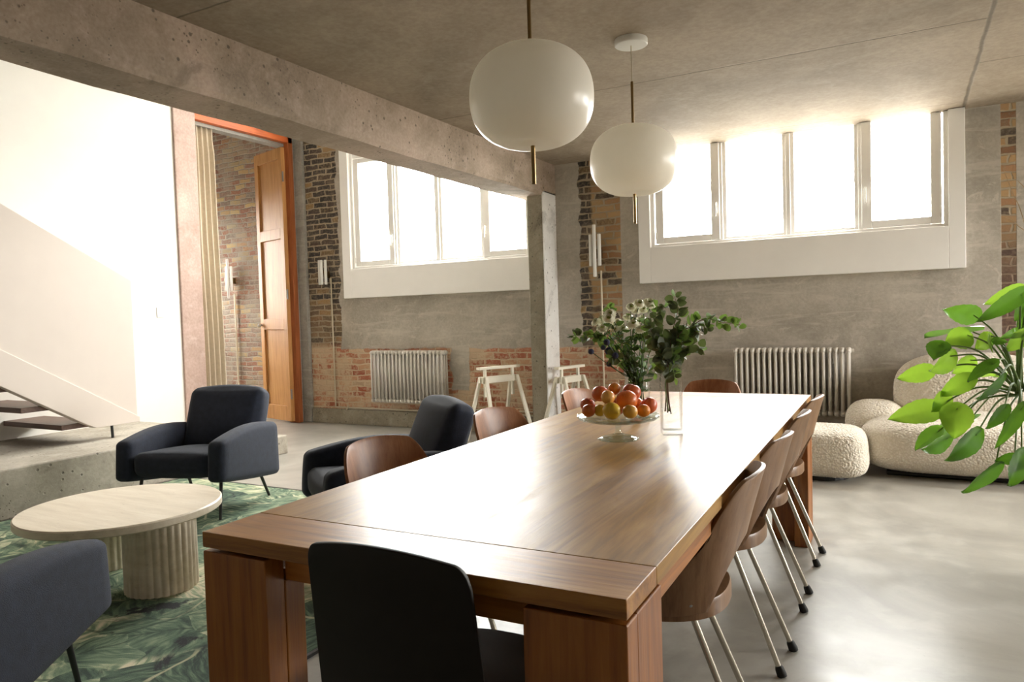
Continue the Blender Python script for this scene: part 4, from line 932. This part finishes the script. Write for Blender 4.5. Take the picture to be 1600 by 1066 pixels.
BL = ['upright eucalyptus branch, tallest in the square vase', 'long eucalyptus branch reaching far right from the square vase', 'short eucalyptus branch low right of the square vase', 'eucalyptus branch leaning left above the square vase', 'eucalyptus branch dipping left between the two vases',
      'eucalyptus branch slanting right below the long one', 'eucalyptus branch reaching far left from the round vase', 'eucalyptus branch pointing up left behind the cream flowers', 'fresh green sprig standing upright in the cream flowers', 'small sprig drooping right of the round vase', 'single eucalyptus sprig hanging inside the square vase rim', 'low green sprig left of the round vase']
for bi, (pts, lab) in enumerate(zip(BRANCH, BL)):
    P0 = Vector(pts[0]); t = thing('eucalyptus_branch', lab, 'branch', P0, 0, 'eucalyptus branches in the vases')
    cur = [p_-P0 for p_ in spline(pts, 8)]; n = len(cur)
    bm = BM(); tube(bm, cur, [.0026-.0016*i/n for i in range(n)], 7); link('stem', bm, 'twig' if bi < 6 else 'stem', t, smooth=True)
    bm = BM(); bm2 = BM(); lit = bi in (1, 6, 7, 8)  # branches that mostly take the brighter, painted-as-lit leaf colour
    i0 = 15 if len(pts) > 4 else 13
    for i in range(i0, n, 2 if bi not in (7, 8, 9, 10, 11) else 4):
        u = (i-i0)/max(1, n-i0); d = (cur[min(n-1, i+1)]-cur[i-1]).normalized(); sd = d.cross(rvec()).normalized()
        for s in (-1, 1, -1 if i % 4 else 1):
            dirn = (sd*s*1.0 + d*.45 + rvec()*.55).normalized(); L = rnd.uniform(.036, .052)*(1-.35*u)
            if bi in (0, 3, 4, 5, 2): L *= 1.08
            target = bm2 if (lit and rnd.random() < .75) or rnd.random() < .12 else bm
            disc_leaf(target, cur[i]+dirn*.004, dirn, (rvec()+Vector((.3, -.6, .3))).normalized(), L, L*.42, .12)
    d = (cur[-1]-cur[-2]); disc_leaf(bm2, cur[-1], d, rvec(), .03, .010)
    link('leaves', bm, 'euc', t, smooth=True); link('leaves', bm2, 'euc2', t, smooth=True)
neck = Vector((-1.012, 2.955, .925)); foot = Vector((-1.0, 2.96, .79))
for i, (x, y, z, r) in enumerate(BLOOMS):
    H = Vector((x, y, z)); green = i in (18, 19)
    nth = ORD[sorted(range(len(BLOOMS)), key=lambda q: BLOOMS[q][0]*.878+BLOOMS[q][1]*.478).index(i)]
    t = thing('flower', '%s flower, %s from the left in the round vase' % ('small greenish button' if green else 'cream button', nth), 'flower', foot, 0, 'cream button flowers in the round vase')
    base = foot + Vector((rnd.uniform(-.02, .02), rnd.uniform(-.02, .02), 0)); nk = neck + Vector((rnd.uniform(-.025, .025), rnd.uniform(-.025, .025), 0))
    mid = nk.lerp(H, .5) + Vector((0, 0, .01)) + (nk-neck)*1.0
    cur = [p_-foot for p_ in spline([base, nk, mid, H], 7)]; bm = BM(); tube(bm, cur, .0016, 6); link('stem', bm, 'greens', t, smooth=True)
    ax = ((H-mid).normalized()*.4 + Vector((.30, -.75, .40)) + rvec()*.3).normalized(); q = Vector((0, 0, 1)).rotation_difference(ax).to_matrix(); rr = r*1.25
    bm = BM()
    for ring, (r0, r1, zz, zc, cnt) in enumerate(((.30, 1.0, .10, .0, 22), (.26, .86, .20, .16, 20), (.22, .66, .30, .28, 15))):
        for k in range(cnt):
            a = 2*PI*(k+.5*ring)/cnt+rnd.uniform(-.05, .05); dr = Vector((math.cos(a), math.sin(a), 0)); sd = Vector((-math.sin(a), math.cos(a), 0)); wv = rr*PI/cnt*.9
            A = dr*rr*r0+Vector((0, 0, zz*rr*.5)); B = dr*rr*(r0+r1)/2+Vector((0, 0, rr*(zz+zc)*.9+rr*.12)); Cc = dr*rr*r1+Vector((0, 0, rr*zc))
            vs = [bm.verts.new(q @ p_ + (H-foot)) for p_ in (A-sd*wv*.4, A+sd*wv*.4, B+sd*wv, Cc+sd*wv*.7, Cc+dr*rr*.04, Cc-sd*wv*.7, B-sd*wv)]
            bm.faces.new((vs[0], vs[1], vs[2], vs[6])); bm.faces.new((vs[6], vs[2], vs[3], vs[5])); bm.faces.new((vs[5], vs[3], vs[4]))
    link('petals', bm, 'petal' if not green else 'eye', t)
    bm = BM(); lathe(bm, [(0, -.25*rr), (.25*rr, -.18*rr), (.5*rr, .02*rr), (.40*rr, .22*rr), (.2*rr, .32*rr), (0, .35*rr)], 14)
    for v in bm.verts: v.co = q @ v.co + (H-foot)
    link('flower_eye', bm, 'eye', t, smooth=True)
    bm = BM()
    for k in range(11):
        j = rnd.randint(5, len(cur)-3); d = rvec(); d.z = abs(d.z)*.5+.1
        disc_leaf(bm, cur[j], d, rvec(), rnd.uniform(.025, .055), rnd.uniform(.005, .010), .2, 5, .9)
    link('leaves', bm, 'greens', t, smooth=True)
TL = ['blue thistle standing apart at the far left of the bouquet', 'blue thistle topmost under the left cream flowers', 'lowest blue thistle at the left of the bouquet', 'largest blue thistle head in the middle of the cluster', 'blue thistle at the right of the cluster, near the stems', 'blue thistle at the left of the cluster']
for (x, y, z, r), lab in zip(THISTLE, TL):
    H = Vector((x, y, z)); t = thing('thistle', lab, 'flower', foot, 0, 'blue thistles in the round vase')
    cur = [p_-foot for p_ in spline([foot+Vector((rnd.uniform(-.015, .015), 0, 0)), neck+Vector((-.02, 0, 0)), neck.lerp(H, .5)+Vector((0, 0, -.01)), H], 6)]; bm = BM(); tube(bm, cur, .0017, 6); link('stem', bm, 'greens', t, smooth=True)
    bm = BM(); K = H-foot
    for k in range(170):
        d = rvec(); s = d.cross(rvec()).normalized()*.0012; L = r*rnd.uniform(.75, 1.1)
        bm.faces.new([bm.verts.new(K+d*r*.3-s), bm.verts.new(K+d*r*.3+s), bm.verts.new(K+d*L)])
    r *= 1.2; bmesh.ops.create_uvsphere(bm, u_segments=12, v_segments=8, radius=r*.6, matrix=Matrix.Translation(K)); link('thistle_head', bm, 'thistle', t)

# ------------------------------------------------------------------ big leafy plant
core = Vector(CORE); base = Vector((core.x+.32, core.y+.17, 0))
pp = thing('potted_plant', 'large green plant with big heart shaped leaves at the right edge', 'plant', base)
bm = BM(); lathe(bm, [(0, 0), (.13, 0), (.17, .30), (.175, .33), (.155, .33), (.15, .29), (0, .29)], 48); link('pot', bm, 'pot', pp, smooth=True, sharp=40)
bm = BM(); lathe(bm, [(0, .292), (.15, .292), (.15, .285)], 32); link('soil', bm, 'soil', pp)
bm = BM(); tube(bm, spline([(0, 0, .28), (-.02, -.01, .5), tuple((core-base)*.55+Vector((0, 0, .33))), tuple(core-base+Vector((.02, .01, -.02)))], 8), [.026-.0002*i for i in range(25)], 12)
for v in bm.verts: v.co += Vector((1, 1, 0))*.004*noise.noise(v.co*40)
link('trunk', bm, 'bark', pp, smooth=True)
def big_leaf(a, tip, wv, bright):
    """heart shaped leaf: a = petiole junction, tip = leaf tip, wv = half-width vector"""
    bm = BM(); ax = tip-a; L = ax.length; ax = ax.normalized(); W = wv.length*1.12; s = wv.normalized(); s = (s-ax*s.dot(ax)).normalized(); nn = s.cross(ax); n, mcols = 18, 6
    ph = rnd.uniform(0, 6); sag = rnd.uniform(.10, .2)*L
    def prof(t):   # t along -0.22 .. 1 (behind the junction the two lobes)
        u = (t+.24)/1.24
        return W*(math.sin(PI*min(1, u)**.72)**.75)*(1+.035*math.sin(u*40+ph)) if 0 < u < 1 else 0
    rows = []
    for i in range(n+1):
        t = -.24+1.24*i/n; wd = prof(t); row = []
        for k in range(-mcols, mcols+1):
            f = k/mcols
            notch = max(0, 1-abs(f)*2.6)*max(0, -t)*1.0
            tt = t + notch*1.0 - (.10*(abs(f)**1.5))*0
            zoff = .22*W*abs(f)**1.2 - sag*max(0, t)**2 + .025*W*math.sin(9*t+abs(f)*3+ph)
            row.append(bm.verts.new(a + ax*(L*tt) + s*(wd*f) + nn*zoff))
        rows.append(row)
    for p_, q_ in zip(rows, rows[1:]):
        for k in range(2*mcols): bm.faces.new((p_[k], p_[k+1], q_[k+1], q_[k]))
    bmesh.ops.remove_doubles(bm, verts=bm.verts[:], dist=.0004)
    for v in bm.verts: v.co -= base
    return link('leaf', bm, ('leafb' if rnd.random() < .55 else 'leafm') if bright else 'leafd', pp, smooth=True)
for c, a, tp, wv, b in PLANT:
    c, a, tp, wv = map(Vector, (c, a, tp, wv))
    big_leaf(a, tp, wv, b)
    c2 = core.lerp(c, .5); mid = c2.lerp(a, .5) + Vector((0, 0, .05 + .03*rnd.random()))
    bm = BM(); cur = spline([c2-base, mid-base, a-base], 9); tube(bm, cur, [.0055-.003*i/len(cur) for i in range(len(cur))], 8); link('petiole', bm, 'stem', pp, smooth=True)
# leaves on the far and right side of the plant, and the lower growth
for k in range(12):
    an = -1.2+k*.36; r = rnd.uniform(.30, .52); a = core + Vector((math.cos(an)*r+.16, math.sin(an)*r*.9, rnd.uniform(-.28, .42)))
    if a.x < .42 and a.y < 3.0: continue
    d = Vector((math.cos(an), math.sin(an), rnd.uniform(-.6, .1))).normalized(); tp = a+d*.2
    big_leaf(a, tp, d.cross(Vector((0, 0, 1))).normalized()*.09, k % 2)
    bm = BM(); cur = spline([core-base, core.lerp(a, .5)-base+Vector((0, 0, .06)), a-base], 9); tube(bm, cur, [.0055-.003*i/len(cur) for i in range(len(cur))], 8); link('petiole', bm, 'stem', pp, smooth=True)

for q in [[[0.373, 3.872, 1.803], [0.409, 3.888, 1.694], [0.455, 3.907, 1.552], [0.538, 3.876, 1.074], [0.674, 3.909, 0.073]], [[0.377, 3.809, 1.577], [0.421, 3.831, 1.543], [0.505, 3.871, 1.407], [0.609, 3.905, 0.85], [0.686, 3.915, 0.059]], [[0.436, 3.962, 1.753], [0.483, 3.925, 1.636], [0.572, 3.956, 1.183], [0.704, 3.925, 0.058]]]:
    bm = BM(); cur = [Vector(v)-base for v in q]; cur = spline([tuple(v) for v in cur], 8); tube(bm, cur, [.0012+.0016*i/len(cur) for i in range(len(cur))], 6); link('dried_blade', bm, 'straw', pp, smooth=True)
